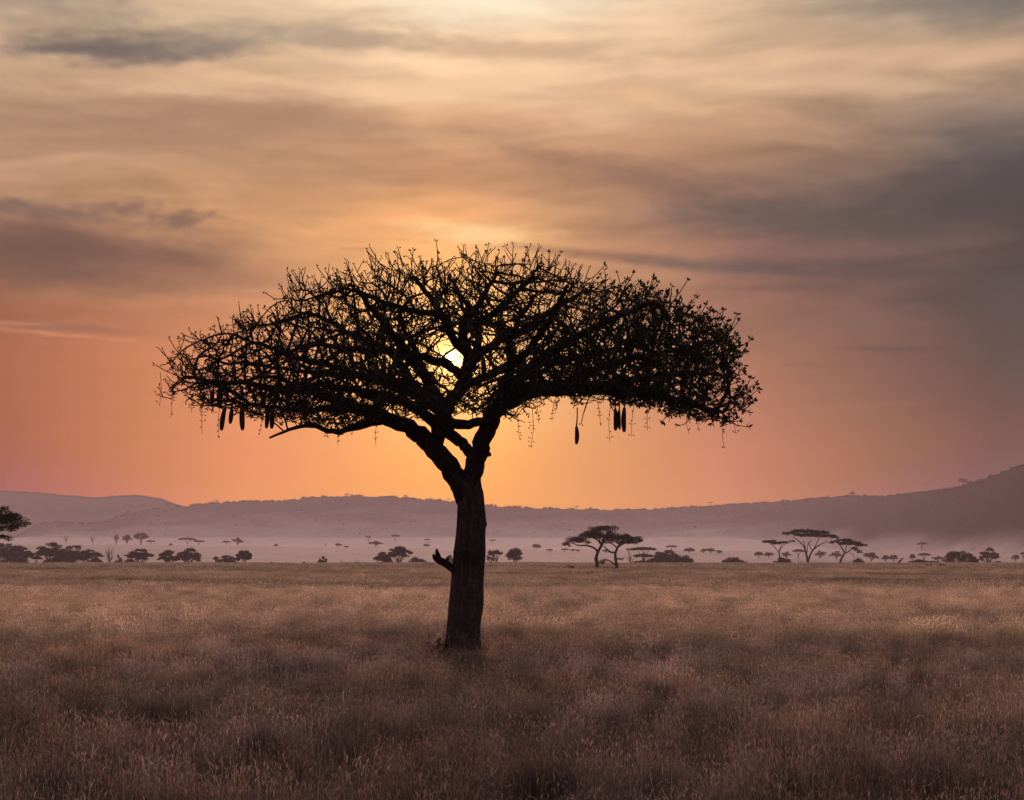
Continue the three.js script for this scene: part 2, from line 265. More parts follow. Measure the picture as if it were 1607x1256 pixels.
{ // bushes along the skylines and on the slopes: nobody could count them
  const R = rng(77), tri = [];
  for (let k = 0; k < 30; k++) { const c = V(R() * 2 - 1, R() * 1.1, R() * 2 - 1).multiplyScalar(0.75); if (c.y > 0.62) c.multiplyScalar(0.8); for (let v = 0; v < 3; v++) tri.push(c.x + (R() - 0.5) * 0.75, Math.max(0, c.y + (R() - 0.5) * 0.6), c.z + (R() - 0.5) * 0.75); }
  const g = new THREE.BufferGeometry(); g.setAttribute('position', new THREE.Float32BufferAttribute(tri, 3)); g.computeVertexNormals();
  const spots = [];
  for (let i = 0; i < 2600; i++) { const px = lerp(50, 1750, R()); if (n2(px / 22, 3) + 0.5 * n2(px / 6, 8) < (px > 1040 ? -0.45 : -0.25)) continue; spots.push([onHill(px, 1 - 0.006 * R()), (1.9 + 4 * R() * R() * R() + (R() < 0.05 ? 2.4 : 0)) * lerp(1, 0.5, smoothstep(px, 1050, 1600)), R()]); }
  for (let i = 0; i < 900; i++) spots.push([onFarHill(lerp(-60, 300, R()), 1 - 0.005 * R()), 2 + 2.5 * R(), R()]);
  for (let i = 0; i < 6500; i++) { const px = lerp(-100, 1750, R()), v = Math.pow(R(), 0.8) * 0.97; if (fbm2(px / 90, v * 16, 4) * 1.3 + 0.45 * v < R() * 0.7) continue; spots.push([onHill(px, v), 0.8 * (0.9 + 1.9 * R() * R() + (R() < 0.06 ? 1.6 : 0)) * lerp(1, 0.5, smoothstep(px, 1050, 1600)), R(), v]); }
  const m = new THREE.InstancedMesh(g, new THREE.MeshLambertMaterial({ color: rgb(1, 1, 1), side: THREE.DoubleSide }), spots.length), M = new THREE.Matrix4(), Q = new THREE.Quaternion();
  spots.forEach(([p, s, r, v], i) => { m.setMatrixAt(i, M.compose(p.clone().setY(p.y - 0.3), Q.setFromAxisAngle(V(0, 1, 0), r * 6.3), V(s * (0.8 + r * 0.5), s, s))); const t = v === undefined ? 0.055 : lerp(0.30, 0.10, smoothstep(v, 0, 0.7)) * lerp(1, 0.4, smoothstep(p.x, 150, 500)); m.setColorAt(i, rgb(t * 1.2, t * 0.93, t * 0.85)); });
  const under = []; // hazy undergrowth at the feet of the far trees
  for (const [a, b, n] of [[-20, 165, 120], [190, 330, 60], [330, 500, 26], [585, 690, 34], [760, 830, 16], [985, 1105, 60], [1130, 1240, 20], [1330, 1607, 60]]) for (let i = 0; i < n; i++) { const d = lerp(560, 650, R()), x = ((lerp(a, b, R()) - W / 2) / F) * d; under.push([V(x, groundHeight(x, d), -d), 0.9 + 1.5 * R() * R() + 0.4 * R(), R()]); }
  const u = new THREE.InstancedMesh(g, hazeLeaf, under.length); under.forEach(([p, s, r], i) => u.setMatrixAt(i, M.compose(p, Q.setFromAxisAngle(V(0, 1, 0), r * 6.3), V(s * 1.5, s, s * 1.5)))); u.name = 'undergrowth'; scene.add(setting(u, 'stuff'));
  m.name = 'hill_scrub'; scene.add(setting(m, 'stuff'));
}

// ---------------------------------------------------------------- the sausage tree
const TREE_D = 33, PX = F / TREE_D;                             // pixels of the photograph per metre at the tree
{
  const base = V((724 - W / 2) / PX, groundHeight((724 - W / 2) / PX, TREE_D), -TREE_D);
  const tree = thing('sausage_tree', base, 'large spreading sausage tree hung with long fruits, the low sun behind its crown', 'tree');
  const here = (px, py, dz = 0) => at(px, py, TREE_D - dz).sub(base);   // dz metres towards the camera
  const R = rng(5);
  const route = (list) => list.map(([px, py, r, dz = 0]) => [here(px, py, dz), r / PX]);

  // trunk
  const trunkPath = smoothPath(route([[719, 1074, 54], [722, 1054, 43], [724, 1030, 33.5], [727, 1000, 28], [731, 950, 26.5], [735, 900, 25], [738, 850, 24], [740, 815, 22.5], [739, 790, 21], [736, 770, 20], [735, 752, 15]]), 0.09);
  part('trunk', tube(trunkPath.points, trunkPath.radii, 56, { wobble: 0.075, freq: 2.2, uvScale: 1.3, seed: 2 }), trunkMat, tree);
  const lump = (px, py, dz, rx, ry, name, seed) => {
    const g = new THREE.IcosahedronGeometry(1, 4), p = g.attributes.position;
    for (let i = 0; i < p.count; i++) { const v = V(p.getX(i), p.getY(i), p.getZ(i)), k = 1 + 0.22 * n3(v.x * 1.6 + seed, v.y * 1.6, v.z * 1.6) + 0.08 * n3(v.x * 5, v.y * 5 + seed, v.z * 5); p.setXYZ(i, v.x * k * rx / PX, v.y * k * ry / PX, v.z * k * rx / PX); }
    g.computeVertexNormals(); const m = part(name, g, trunkMat, tree); m.position.copy(here(px, py, dz)); return m;
  };
  lump(757, 822, 0, 7, 10, 'knot', 1); lump(753, 782, 0.1, 5, 5, 'knot', 4); lump(722, 866, 0.36, 10, 11, 'knot', 7); lump(744, 872, 0.36, 9, 10, 'knot', 9); lump(766, 713, 0, 5, 4, 'knot', 12); lump(708, 728, 0.05, 6, 5, 'knot', 15); lump(750, 748, 0.05, 3.5, 6, 'knot', 18);

  // the great limbs
  const LIMBS = [
    [[733, 785, 17], [722, 758, 16.5], [705, 735, 16], [686, 711, 15], [668, 690, 13.5], [645, 673, 12], [610, 656, 10.5, 0.3], [575, 643, 9.5, 0.6], [540, 630, 8.5, 0.9], [500, 618, 7.5, 1.1], [450, 611, 6, 1.3], [400, 604, 4.5, 1.4], [345, 600, 3, 1.5], [290, 592, 2, 1.5]],
    [[738, 785, 17], [741, 752, 16], [748, 722, 14.5], [758, 692, 14], [768, 665, 14], [783, 640, 14.5], [810, 620, 14, 0.2], [845, 610, 13, 0.5], [890, 607, 12, 0.7], [940, 609, 10.5, 0.8], [990, 614, 8.5, 0.9], [1040, 624, 6.5, 1], [1090, 636, 4.5, 1.1], [1135, 649, 2.5, 1.1]],
    [[748, 722, 9], [730, 702, 9], [712, 684, 9.5], [698, 664, 10.5], [692, 646, 10], [670, 626, 9, -0.4], [648, 603, 8, -0.9], [628, 572, 7, -1.5], [600, 546, 6, -2], [560, 528, 5, -2.4], [520, 508, 4, -2.6], [485, 488, 2.5, -2.8]],
    [[684, 708, 11], [688, 682, 11.5], [692, 655, 11.5], [706, 632, 10.5, -0.3], [726, 606, 10, -0.6], [735, 580, 10, -0.9], [733, 552, 9.5, -1.0], [725, 524, 8, -1.0], [732, 498, 6.5, -0.8], [755, 470, 5, -0.6], [772, 442, 3.5, -0.5], [780, 420, 2, -0.5]],
    [[735, 575, 8, -0.9], [760, 550, 7.5, -1.1], [790, 532, 7, -1.5], [825, 516, 6, -2], [862, 490, 5, -2.5], [900, 468, 4, -2.9], [930, 450, 2.5, -3]],
    [[734, 556, 7, -0.9], [708, 528, 6.5, -0.5], [692, 494, 5.5, 0], [672, 462, 4.2, 0.5], [650, 436, 2.8, 0.8]],
    [[733, 595, 7.5, -0.7], [703, 574, 7, -0.2], [668, 561, 6.5, 0.5], [630, 554, 6, 1.3], [590, 550, 5.2, 2.0], [545, 546, 4.2, 2.6], [500, 540, 3, 3]],
    [[612, 657, 7.5, 0.3], [570, 667, 6, 0.1], [525, 678, 4.5, -0.2], [488, 668, 3.5, -0.3], [455, 674, 2.6, -0.3], [425, 688, 1.6, -0.3]],
    [[578, 644, 7, 0.6], [530, 641, 5.5, 0.2], [480, 645, 4.5, -0.3], [435, 640, 3.2, -0.7], [392, 634, 2.2, -0.8]],
    [[785, 640, 10], [803, 606, 9, 0.5], [838, 574, 8, 1.2], [880, 543, 6.5, 1.9], [930, 516, 5, 2.5], [980, 494, 4, 3], [1030, 474, 2.5, 3.3]],
    [[890, 607, 9, 0.7], [930, 582, 7.5, 0.2], [980, 566, 6.2, -0.4], [1030, 556, 5, -1], [1090, 545, 3.5, -1.5], [1130, 530, 2.2, -1.7]],
    [[668, 626, 7.5, -0.4], [605, 602, 6.5, 0.3], [540, 582, 5.5, 0.7], [470, 562, 4.2, 0.6], [410, 542, 3, 0.4], [365, 524, 2, 0.2]],
    [[700, 640, 8, 0], [668, 596, 7.5, 1.3], [640, 556, 6.5, 2.5], [606, 512, 5.2, 3.4], [575, 474, 3.8, 4], [548, 446, 2.4, 4.2]],
    [[780, 642, 8, 0], [806, 598, 7, -1.2], [850, 572, 6.4, -2.3], [905, 560, 5.2, -3.2], [970, 548, 4, -3.8], [1040, 538, 2.6, -4]],
    [[726, 606, 7.5, -0.6], [770, 588, 6.5, 0.8], [815, 562, 6, 2.1], [850, 520, 5, 3.2], [876, 482, 3.8, 3.9], [890, 448, 2.4, 4.2]],
    [[648, 603, 6.5, -0.9], [590, 592, 5.6, -2], [520, 586, 4.6, -2.9], [450, 580, 3.4, -3.4], [385, 568, 2.2, -3.6]],
    [[735, 582, 7, -0.9], [750, 540, 6.2, -2.3], [748, 500, 5.2, -3.4], [720, 462, 4, -4], [705, 432, 2.6, -4.3]],
    [[730, 520, 6, -1], [765, 498, 5.2, 0.2], [800, 470, 4.4, 1.2], [828, 440, 3, 1.8], [846, 418, 1.8, 2]],
    [[940, 609, 7, 0.8], [990, 596, 5.6, 1.6], [1050, 588, 4.2, 2.2], [1110, 586, 2.8, 2.5], [1150, 592, 1.8, 2.6]],
    [[690, 672, 10], [668, 650, 9, 0.4], [640, 634, 8, 0.8], [600, 622, 7, 1.2], [555, 612, 6, 1.6], [510, 606, 4.5, 1.8], [455, 598, 2.6, 2]],
    [[768, 662, 7.5], [745, 663, 7, 0.3], [718, 668, 8, 0.4], [702, 658, 8, 0.5], [690, 636, 7, 0.8], [672, 604, 6, 1.2], [662, 570, 5, 1.5], [640, 530, 3.8, 1.8], [626, 490, 2.6, 2]],
    [[772, 652, 7], [790, 612, 6.5, 0.8], [802, 578, 5.6, 1.6], [800, 540, 4.8, 2.2], [815, 500, 3.6, 2.6], [840, 466, 2.4, 2.8]],
    [[692, 494, 5, 0], [640, 486, 4.4, 0.6], [590, 470, 3.5, 1.2], [545, 452, 2.4, 1.6]],
  ];
  const nodes = [], radius = [], parent = [], onLimb = [];          // the skeleton that the twigs grow from
  const barren = new Set();
  LIMBS.forEach((list, i) => {
    const p = smoothPath(route(list), 0.13);
    const thick = p.radii[0];
    for (let k = 1; k < p.points.length; k++) { const j = 0.35 * Math.min(1, k / 6) * Math.min(thick, 0.12); p.points[k].x += j * n3(k * 0.35, i * 7, 1); p.points[k].y += j * n3(k * 0.35, i * 7, 5); p.points[k].z += j * n3(k * 0.35, i * 7, 9); }
    part('branch', tube(p.points, p.radii, thick > 0.18 ? 24 : 12, { wobble: 0.11, freq: 2.6, uvScale: 0.8, seed: i * 3.1 }), barkMat, tree);
    p.points.forEach((q, k) => { parent.push(k ? nodes.length - 1 : -1); nodes.push(q); radius.push(p.radii[k]); onLimb.push(true); if (i === 7 && k > p.points.length * 0.86) barren.add(nodes.length - 1); });
  });
  const firstTwig = nodes.length;

  // the space the crown fills, by its outline
  const TOP = [[245, 575], [262, 540], [300, 532], [330, 512], [370, 492], [395, 478], [430, 470], [442, 446], [480, 436], [530, 412], [600, 412], [650, 402], [735, 392], [800, 398], [850, 406], [915, 422], [985, 440], [1050, 452], [1105, 482], [1160, 492], [1170, 540], [1183, 590]];
  const LOW = [[245, 612], [300, 640], [340, 655], [400, 662], [470, 672], [530, 682], [590, 676], [640, 664], [700, 668], [760, 660], [800, 668], [850, 650], [900, 640], [950, 640], [1020, 646], [1060, 660], [1110, 668], [1150, 674], [1183, 640]];
  const targets = [];
  const inside = (px, py, dz) => {
    const xn = (px - 714) / 460, rn = Math.hypot(xn, dz / 4.9); if (rn > 1) return false;
    const xe = 714 + 460 * rn * (xn < 0 ? -1 : 1), edge = rn - Math.abs(xn), low = 15 + 5 * smoothstep(Math.abs(px - 714), 150, 330);
    const gap = Math.min(n3(px / 55, py / 30, dz * 0.7), n3(px / 34, py / 19, dz * 0.12 + 9) + 0.06);                     // clumps and gaps
    const rag = low + 9 * n2(px / 7, dz * 1.3) + 15 * n2(px / 30, dz * 0.5 + 5);
    return py > lerp(profile(TOP, px), profile(TOP, xe), Math.min(1, edge * 3)) + rag && py < profile(LOW, px) - 14 * edge && gap > -0.2 + 0.14 * (R() - 0.5);
  };
  while (targets.length < 11500) {
    const px = lerp(240, 1188, R()), py = lerp(388, 690, R()), dz = lerp(-4.9, 4.9, R());
    if (!inside(px, py, dz)) continue;
    const hollow = Math.hypot((px - 722) / 108, (py - 572) / 58);   // the bare middle of the crown, where the limbs part
    if (hollow < 1 && R() > 0.06 + 0.5 * hollow * hollow) continue;
    if (Math.hypot(px - 702, py - 560) < 24 && R() > 0.12) continue;
    if (px > 780 && px < 930 && py > 628 && R() > 0.3) continue;
    targets.push(here(px, py, dz));
  }
  // twigs grow towards the nearest free space (space colonisation)
  const STEP = 0.11, REACH = 1.25, KILL = 0.148, nearest = new Int32Array(targets.length).fill(-1), best = new Float32Array(targets.length).fill(1e9), alive = new Uint8Array(targets.length).fill(1), kids = new Map();
  const look = (from, to) => { for (let a = 0; a < targets.length; a++) { if (!alive[a]) continue; const t = targets[a]; for (let n = from; n < to; n++) { if (barren.has(n)) continue; const q = nodes[n], dx = q.x - t.x, dy = q.y - t.y, dz = q.z - t.z, s = dx * dx + dy * dy + dz * dz; if (s < best[a]) { best[a] = s; nearest[a] = n; } } if (best[a] < KILL * KILL) alive[a] = 0; } };
  look(0, nodes.length);
  for (let round = 0; round < 90; round++) {
    const pull = new Map();
    for (let a = 0; a < targets.length; a++) { if (!alive[a] || best[a] > (round < 4 ? 1 : REACH * REACH * (round > 40 ? 4 : 1))) continue; const n = nearest[a]; if (!pull.has(n)) pull.set(n, V(0, 0, 0)); pull.get(n).add(targets[a].clone().sub(nodes[n]).normalize()); }
    if (!pull.size) break;
    const from = nodes.length;
    for (const [n, v] of pull) {
      v.normalize(); if (parent[n] >= 0 && !onLimb[n]) v.addScaledVector(nodes[n].clone().sub(nodes[parent[n]]).normalize(), 0.35); v.add(V((R() - 0.5) * 0.5, (R() - 0.5) * 0.5 + 0.14, (R() - 0.5) * 0.5)).normalize(); if (v.y < -0.3) { v.y = -0.3; v.normalize(); }
      const p = nodes[n].clone().addScaledVector(v, STEP * (0.8 + 0.4 * R())), list = kids.get(n) ?? [];
      if (list.length > 3 || list.some((c) => nodes[c].distanceTo(p) < 0.06)) { for (let a = 0; a < targets.length; a++) if (nearest[a] === n && alive[a] && R() < 0.3) alive[a] = 0; continue; }
      list.push(nodes.length); kids.set(n, list); nodes.push(p); parent.push(n); radius.push(0); onLimb.push(false);
    }
    look(from, nodes.length);
  }
  // thickness of the twigs: each carries what grows from it
  const load = new Float64Array(nodes.length);
  for (let n = nodes.length - 1; n >= firstTwig; n--) { if (load[n] === 0) load[n] = Math.pow(0.0102, 2.0); radius[n] = Math.min(Math.pow(load[n], 1 / 2.0), 0.044); if (parent[n] >= firstTwig) load[parent[n]] += load[n]; }
  const twigs = [], tips = [], done = new Set();
  for (let n = firstTwig; n < nodes.length; n++) {
    if (done.has(n)) continue;
    const points = [nodes[parent[n]]], radii = [Math.min(radius[parent[n]], radius[n] * 1.1)];
    let c = n;
    for (;;) { done.add(c); points.push(nodes[c]); radii.push(radius[c]); const list = kids.get(c); if (!list) break; c = list.reduce((a, b) => (radius[b] > radius[a] ? b : a)); }
    tips.push([nodes[c], nodes[c].clone().sub(points[points.length - 2]).normalize()]);
    for (let k = 1; k < points.length - 1; k++) points[k] = points[k].clone().multiplyScalar(0.6).addScaledVector(points[k - 1], 0.2).addScaledVector(points[k + 1], 0.2);
    const g = tube(points, radii, radii[0] > 0.03 ? 6 : 4, { cap: false }); twigs.push(g);
  }
  // short spurs, forked and turned up at the ends
  const middle = here(714, 640);
  for (let n = firstTwig; n < nodes.length; n++) {
    if (radius[n] > 0.021 || R() > 0.23) continue;
    const back = nodes[n].clone().sub(nodes[parent[n]]).normalize(), out = nodes[n].clone().sub(middle).normalize();
    const dir = back.multiplyScalar(0.5).addScaledVector(out, 0.7).add(V((R() - 0.5) * 1.5, (R() - 0.3) * 1.3, (R() - 0.5) * 1.5)).normalize(), len = 0.13 + 0.5 * R() * R() + 0.08 * R();
    const a = nodes[n], b = a.clone().addScaledVector(dir, len * 0.5), c = b.clone().addScaledVector(dir, len * 0.5).add(V((R() - 0.5) * 0.1, 0.03 + 0.09 * R(), (R() - 0.5) * 0.1));
    twigs.push(tube([a, b, c], [0.0105, 0.0095, 0.008], 4, { cap: false })); tips.push([c, c.clone().sub(b).normalize()]);
    if (R() < 0.5) { const e = b.clone().add(V((R() - 0.5) * 0.34, 0.05 + 0.2 * R(), (R() - 0.5) * 0.34)); twigs.push(tube([b, e], [0.009, 0.008], 4, { cap: false })); tips.push([e, e.clone().sub(b).normalize()]); }
  }
  console.log('tree nodes', nodes.length, 'twigs', twigs.length, 'free targets', alive.reduce((a, b) => a + b, 0));
  setting(part('twig', mergeGeometries(twigs), twigMat, tree), 'stuff');

  // leaf whorls and buds on the twig ends, more and larger on the right of the crown
  const leaf = new THREE.BufferGeometry();
  leaf.setAttribute('position', new THREE.Float32BufferAttribute([0, 0, 0, 0.2, 0.45, 0.05, 0, 0.5, 0, -0.2, 0.45, 0.05, 0.14, 0.8, 0.0, -0.14, 0.8, 0.0, 0, 1, -0.08], 3)); leaf.setIndex([0, 1, 2, 0, 2, 3, 1, 4, 2, 2, 5, 3, 2, 4, 6, 2, 6, 5]); leaf.computeVertexNormals();
  const mats = [], Q = new THREE.Quaternion(), Y = V(0, 1, 0);
  const whorl = (p, dir, count, size) => { for (let k = 0; k < count; k++) { const d = V(R() - 0.5, R() - 0.42, R() - 0.5).normalize().multiplyScalar(1.1).add(dir).normalize(), s = size * (0.6 + 0.7 * R()); mats.push(new THREE.Matrix4().compose(p.clone().addScaledVector(d, 0.01), Q.setFromUnitVectors(Y, d).multiply(new THREE.Quaternion().setFromAxisAngle(Y, R() * 6.3)), V(s * (0.9 + 0.3 * R()), s, s))); } };
  for (const [p, dir] of tips) {
    const px = W / 2 + (p.x + base.x) * PX, leafy = smoothstep(px + 60 * n3(p.x, p.y, p.z), 900, 1040);
    if (R() < leafy * 0.9) whorl(p, dir, 5 + Math.floor(R() * 4), 0.098); else whorl(p, dir, 2 + Math.floor(R() * 4), 0.062);
  }
  for (let n = firstTwig; n < nodes.length; n++) { const px = W / 2 + (nodes[n].x + base.x) * PX; if (R() < 0.09 * smoothstep(px, 930, 1060)) whorl(nodes[n], V(0, 1, 0), 4 + Math.floor(R() * 3), 0.095); else if (radius[n] < 0.02 && R() < 0.03) whorl(nodes[n], V(0, 0.5, 0), 2, 0.08); }
  const leaves = new THREE.InstancedMesh(leaf, leafMat, mats.length); mats.forEach((m, i) => leaves.setMatrixAt(i, m)); leaves.name = 'leaf'; tree.add(setting(leaves, 'stuff'));
  console.log('leaves', mats.length);

  // the long fruits on their stalks: direction of the top end, direction of the low end, half width, metres nearer
  const FRUITS = [[353, 640, 348, 675, 4, 1.5, 628], [364, 640, 361, 664, 3.6, 1.3, 626], [379, 638, 379.5, 676, 4.2, 1.6, 622], [419, 642, 418, 673, 3.6, 0.4, 632], [427, 640, 427, 672, 4, 0.7, 630], [335, 612, 334, 634, 3.4, 1.7, 600], [345, 608, 344, 640, 4.6, 1.8, 598],
    [479, 625, 479, 661, 4.4, 2.0, 606], [454, 596, 453, 634, 4, 2.2, 580], [593, 626, 593, 664, 3.8, 1.6, 606], [590, 566, 590, 600, 4.2, 3.4, 552], [603, 564, 604, 601, 4, 3.2, 550], [611, 570, 611, 598, 3.4, 3.0, 552], [566, 560, 566, 590, 3.6, 3.3, 548],
    [640, 540, 640, 574, 4, 1.8, 528], [655, 548, 655, 582, 4, 1.0, 530], [668, 592, 668, 626, 3.8, 1.2, 570], [684, 462, 684, 492, 4.4, 3, 444], [740, 498, 741, 532, 4, 2.4, 482], [786, 500, 787, 536, 4.6, 2.6, 482], [758, 560, 758, 592, 4, 1.6, 540], [808, 545, 808, 572, 3.4, 0.8, 528],
    [904.5, 669, 904.5, 697, 3.4, 1.0, 640], [965.5, 641, 965.8, 675, 3.7, 1.5, 620], [971.8, 643, 971.2, 673, 3.0, 0.9, 622], [980, 639, 979.6, 678, 3.9, 1.6, 622], [969, 520, 969, 552, 4, 3.2, 500]];
  for (const [x0, y0, x1, y1, r, dz, hang] of FRUITS) {
    const a = here(x0, y0, dz), b = here(x1 + (R() - 0.5) * 3, y1 + (R() - 0.5) * 3, dz + (R() - 0.5) * 0.06), n = 14, pts = [], rad = [], bend = (R() - 0.5) * 0.03;
    for (let k = 0; k <= n; k++) { const t = k / n; pts.push(a.clone().lerp(b, t).add(V(bend * Math.sin(Math.PI * t), 0, 0))); rad.push(Math.max(0.004, (r / PX) * Math.pow(Math.sin(Math.PI * clamp(0.015 + 0.975 * t, 0, 1)), 0.29) * (0.9 + 0.12 * t))); }
    const f = part('fruit', tube(pts, rad, 14, { wobble: 0.06, freq: 5, uvScale: 0.3, seed: x0 }), fruitMat, tree);
    const top = here(x0 + (R() - 0.5) * 3, hang, dz * 0.9), sp = smoothPath([[top, 0.013], [top.clone().lerp(a, 0.5).add(V(0.01, 0, 0)), 0.012], [a.clone().add(V(0, -0.02, 0)), 0.016]], 0.08);
    part('stalk', tube(sp.points, sp.radii, 6), twigMat, f);
  }
  // hanging flower stalks with paired buds
  const STALKS = [[268, 600, 656, 1.6], [250, 585, 640, 1.4], [317, 625, 686, 1.6], [343, 640, 690, 1.5], [300, 620, 650, 1.6], [407, 650, 682, 0.4], [530, 672, 702, 0], [590, 660, 704, 0.3], [552, 660, 690, 0.2], [833, 640, 706, 0.8], [815, 640, 690, 0.6], [957, 632, 694, 1.2], [991, 636, 692, 1.2], [943, 632, 672, 1.0], [1016, 640, 676, 1.2], [1082, 655, 688, 1.2], [1098, 650, 684, 1.0], [1136, 650, 704, 1.2], [1155, 640, 682, 1.0], [1050, 650, 672, 1.1], [846, 630, 670, 0.7], [866, 630, 664, 0.8]];
  for (const [px, y0, y1, dz] of STALKS) {
    const a = here(px + (R() - 0.5) * 9, y0, dz), b = here(px, y1 - 12 * R() * R(), dz), mid = a.clone().lerp(b, 0.5).add(V(0.08 * (R() - 0.5), 0, 0.08 * (R() - 0.5))), sp = smoothPath([[a, 0.006], [mid, 0.005], [b, 0.004]], 0.07), gs = [tube(sp.points, sp.radii, 4)];
    const len = a.distanceTo(b), first = Math.max(0.25, 1 - 0.55 / len);
    for (let t = first; t < 1.01; t += (0.06 + 0.07 * R()) / len) {
      if (R() < 0.15) continue;
      const p = a.clone().lerp(b, t), turn = R() * 6.3, w = 0.018 + 0.042 * R();
      for (const s of [0, Math.PI]) { if (R() < 0.2) continue; const d = V(Math.cos(turn + s + R() - 0.5), 0.1 + 0.6 * R(), Math.sin(turn + s + R() - 0.5)), q = p.clone().addScaledVector(d, w); gs.push(tube([p, p.clone().addScaledVector(V(d.x, -0.1, d.z), w * 0.7), q], [0.003, 0.003, 0.004], 4)); gs.push(tube([q.clone().add(V(0, -0.012, 0)), q, q.clone().addScaledVector(V(d.x * 0.6, 0.5 - R() * 1.1, d.z * 0.6), 0.03 + 0.03 * R())], [0.005, 0.013, 0.004], 5)); }
    }
    part('flower_stalk', mergeGeometries(gs), twigMat, tree);
  }
  // the broken side branch low on the trunk
  const st = smoothPath(route([[724, 903, 7, 0.1], [711, 893, 6.2, 0.14], [700, 885, 5.4, 0.16], [690, 880, 5.6, 0.18], [685, 877, 5, 0.18], [681, 873, 2.6, 0.18], [680.5, 869, 0.7, 0.18]]), 0.05), up = smoothPath(route([[690, 880, 4.5, 0.18], [687, 872, 4, 0.2], [685.5, 866, 3, 0.2], [686, 861, 0.7, 0.2]]), 0.04), nub = smoothPath(route([[701, 884, 3.5, 0.16], [702, 877, 2.6, 0.18], [702.5, 874, 1.2, 0.18]]), 0.04);
  part('broken_branch', mergeGeometries([st, up, nub].map((s, i) => tube(s.points, s.radii, 14, { wobble: 0.14, freq: 6, uvScale: 0.5, seed: i }))), barkMat, tree);
}

// ---------------------------------------------------------------- trees, bushes and snags out on the plain
function leafFaces(R, blobs, count, size) {                        // small leaf-sized faces through the volume of flattened blobs [x, y, z, rx, ry, rz]
  const pos = new Float32Array(count * 9), nor = new Float32Array(count * 9), total = blobs.reduce((a, b) => a + b[3] * b[5] + b[3] * b[4], 0), n = V(0, 0, 0);
  let o = 0, bi = 0, left = 0;
  for (let i = 0; i < count; i++) {
    while (left <= 0 && bi < blobs.length) { const b = blobs[bi++]; left += (count * (b[3] * b[5] + b[3] * b[4])) / total; }
    left--;
    const b = blobs[bi - 1]; let x, y, z; do { x = R() * 2 - 1; y = R() * 2 - 1; z = R() * 2 - 1; } while (x * x + y * y + z * z > 1 || n3(b[0] + x * 2.2, b[1] + y * 1.6, b[2] + z * 2.2) < -0.45);
    n.set(x + (R() - 0.5) * 0.8, y * 1.2 + (R() - 0.5) * 0.8 + 0.2, z + (R() - 0.5) * 0.8).normalize();
    const turn = R() * 6.3, s = size * (0.6 + 0.8 * R()), far = R() < 0.12 ? 1.35 : 1;
    for (let v = 0; v < 3; v++) {
      const t = turn + v * 2.1 + R() * 0.5;
      pos[o] = b[0] + x * b[3] * far + Math.cos(t) * s; pos[o + 1] = b[1] + y * b[4] * far + Math.sin(t * 1.7 + R()) * s * 0.45; pos[o + 2] = b[2] + z * b[5] + Math.sin(t) * s;
      nor[o] = n.x; nor[o + 1] = n.y; nor[o + 2] = n.z; o += 3;
    }
  }
  const g = new THREE.BufferGeometry(); g.setAttribute('position', new THREE.BufferAttribute(pos, 3)); g.setAttribute('normal', new THREE.BufferAttribute(nor, 3)); return g;
}
const limb = (list, sides = 5, step = 0.5) => { const s = smoothPath(list, step); return tube(s.points, s.radii, sides, { wobble: 0.08, freq: 1 }); };

// a tree whose limbs and leaf masses are given along the photograph's sightlines, at distance d
function shapedTree(name, d, baseX, baseY, limbs, masses, faces, size, label, category, group, seed, mat = acaciaLeaf) {
  const R = rng(seed), s = d / F, b = at(baseX, baseY, d); b.y = groundHeight(b.x, d) - 0.05;
  const t = thing(name, b, label, category, group), here = (px, py, dz = 0) => V((px - baseX) * s, (baseY - py) * s, dz);
  part('trunk', mergeGeometries(limbs.map((l) => limb(l.map(([px, py, r, dz = 0]) => [here(px, py, dz), r * s]), 7, 0.35))), farBark, t);
  if (masses.length) {
    const blobs = [];
    for (const [px, py, rx, ry, dz = 0] of masses) { const c = here(px, py, dz), n = Math.max(3, Math.round((rx * rx) / (ry * ry) * 2.2)); for (let k = 0; k < n; k++) { const a = R() * 6.3, q = Math.sqrt(R()), yy = (R() - 0.5) * 0.9; blobs.push([c.x + Math.cos(a) * q * rx * s * 0.82, c.y + (yy * ry - q * q * ry * 0.35) * s, c.z + Math.sin(a) * q * rx * s * 0.75, ry * s * (0.5 + 0.5 * R()) * 1.3, ry * s * 0.42, ry * s * 1.2]); } }
    part('crown', leafFaces(R, blobs, faces, size), mat, t);
  }
  return t;
}
const PAIR = 'pair of acacias right of the sausage tree', TRIO = 'three flat-topped acacias at right on the edge of the grass';
shapedTree('acacia_tree', 262, 937, 894, [[[937, 897, 3.4], [937, 882, 2.8], [936, 872, 2.5], [939, 863, 2.4], [944, 854, 2.1], [948, 842, 1.5], [958, 830, 0.8]], [[938, 866, 2], [936, 861, 1.8], [930, 857, 1.5], [920, 854, 1.3], [908, 854, 1], [898, 850, 0.7]], [[944, 854, 1.6], [938, 846, 1.3], [925, 840, 0.9], [912, 838, 0.5]], [[937, 885, 1.2], [934, 878, 1.1], [933, 873, 0.7]], [[946, 850, 1.2, 0.5], [955, 842, 1, 1.5], [965, 834, 0.6, 2.5]], [[944, 854, 1.2, -0.5], [940, 840, 1, -1.6], [935, 830, 0.6, -3]]],
  [[948, 827, 26, 8], [925, 836, 22, 8.5], [904, 843, 17, 7], [893, 848, 10, 6.5], [940, 838, 24, 8, 1.5], [962, 836, 16, 8], [915, 845, 14, 6, -2], [890, 853, 6, 3]], 11000, 0.11, 'taller acacia of the pair right of the sausage tree, dark crown drooping on its left', 'tree', PAIR, 21);
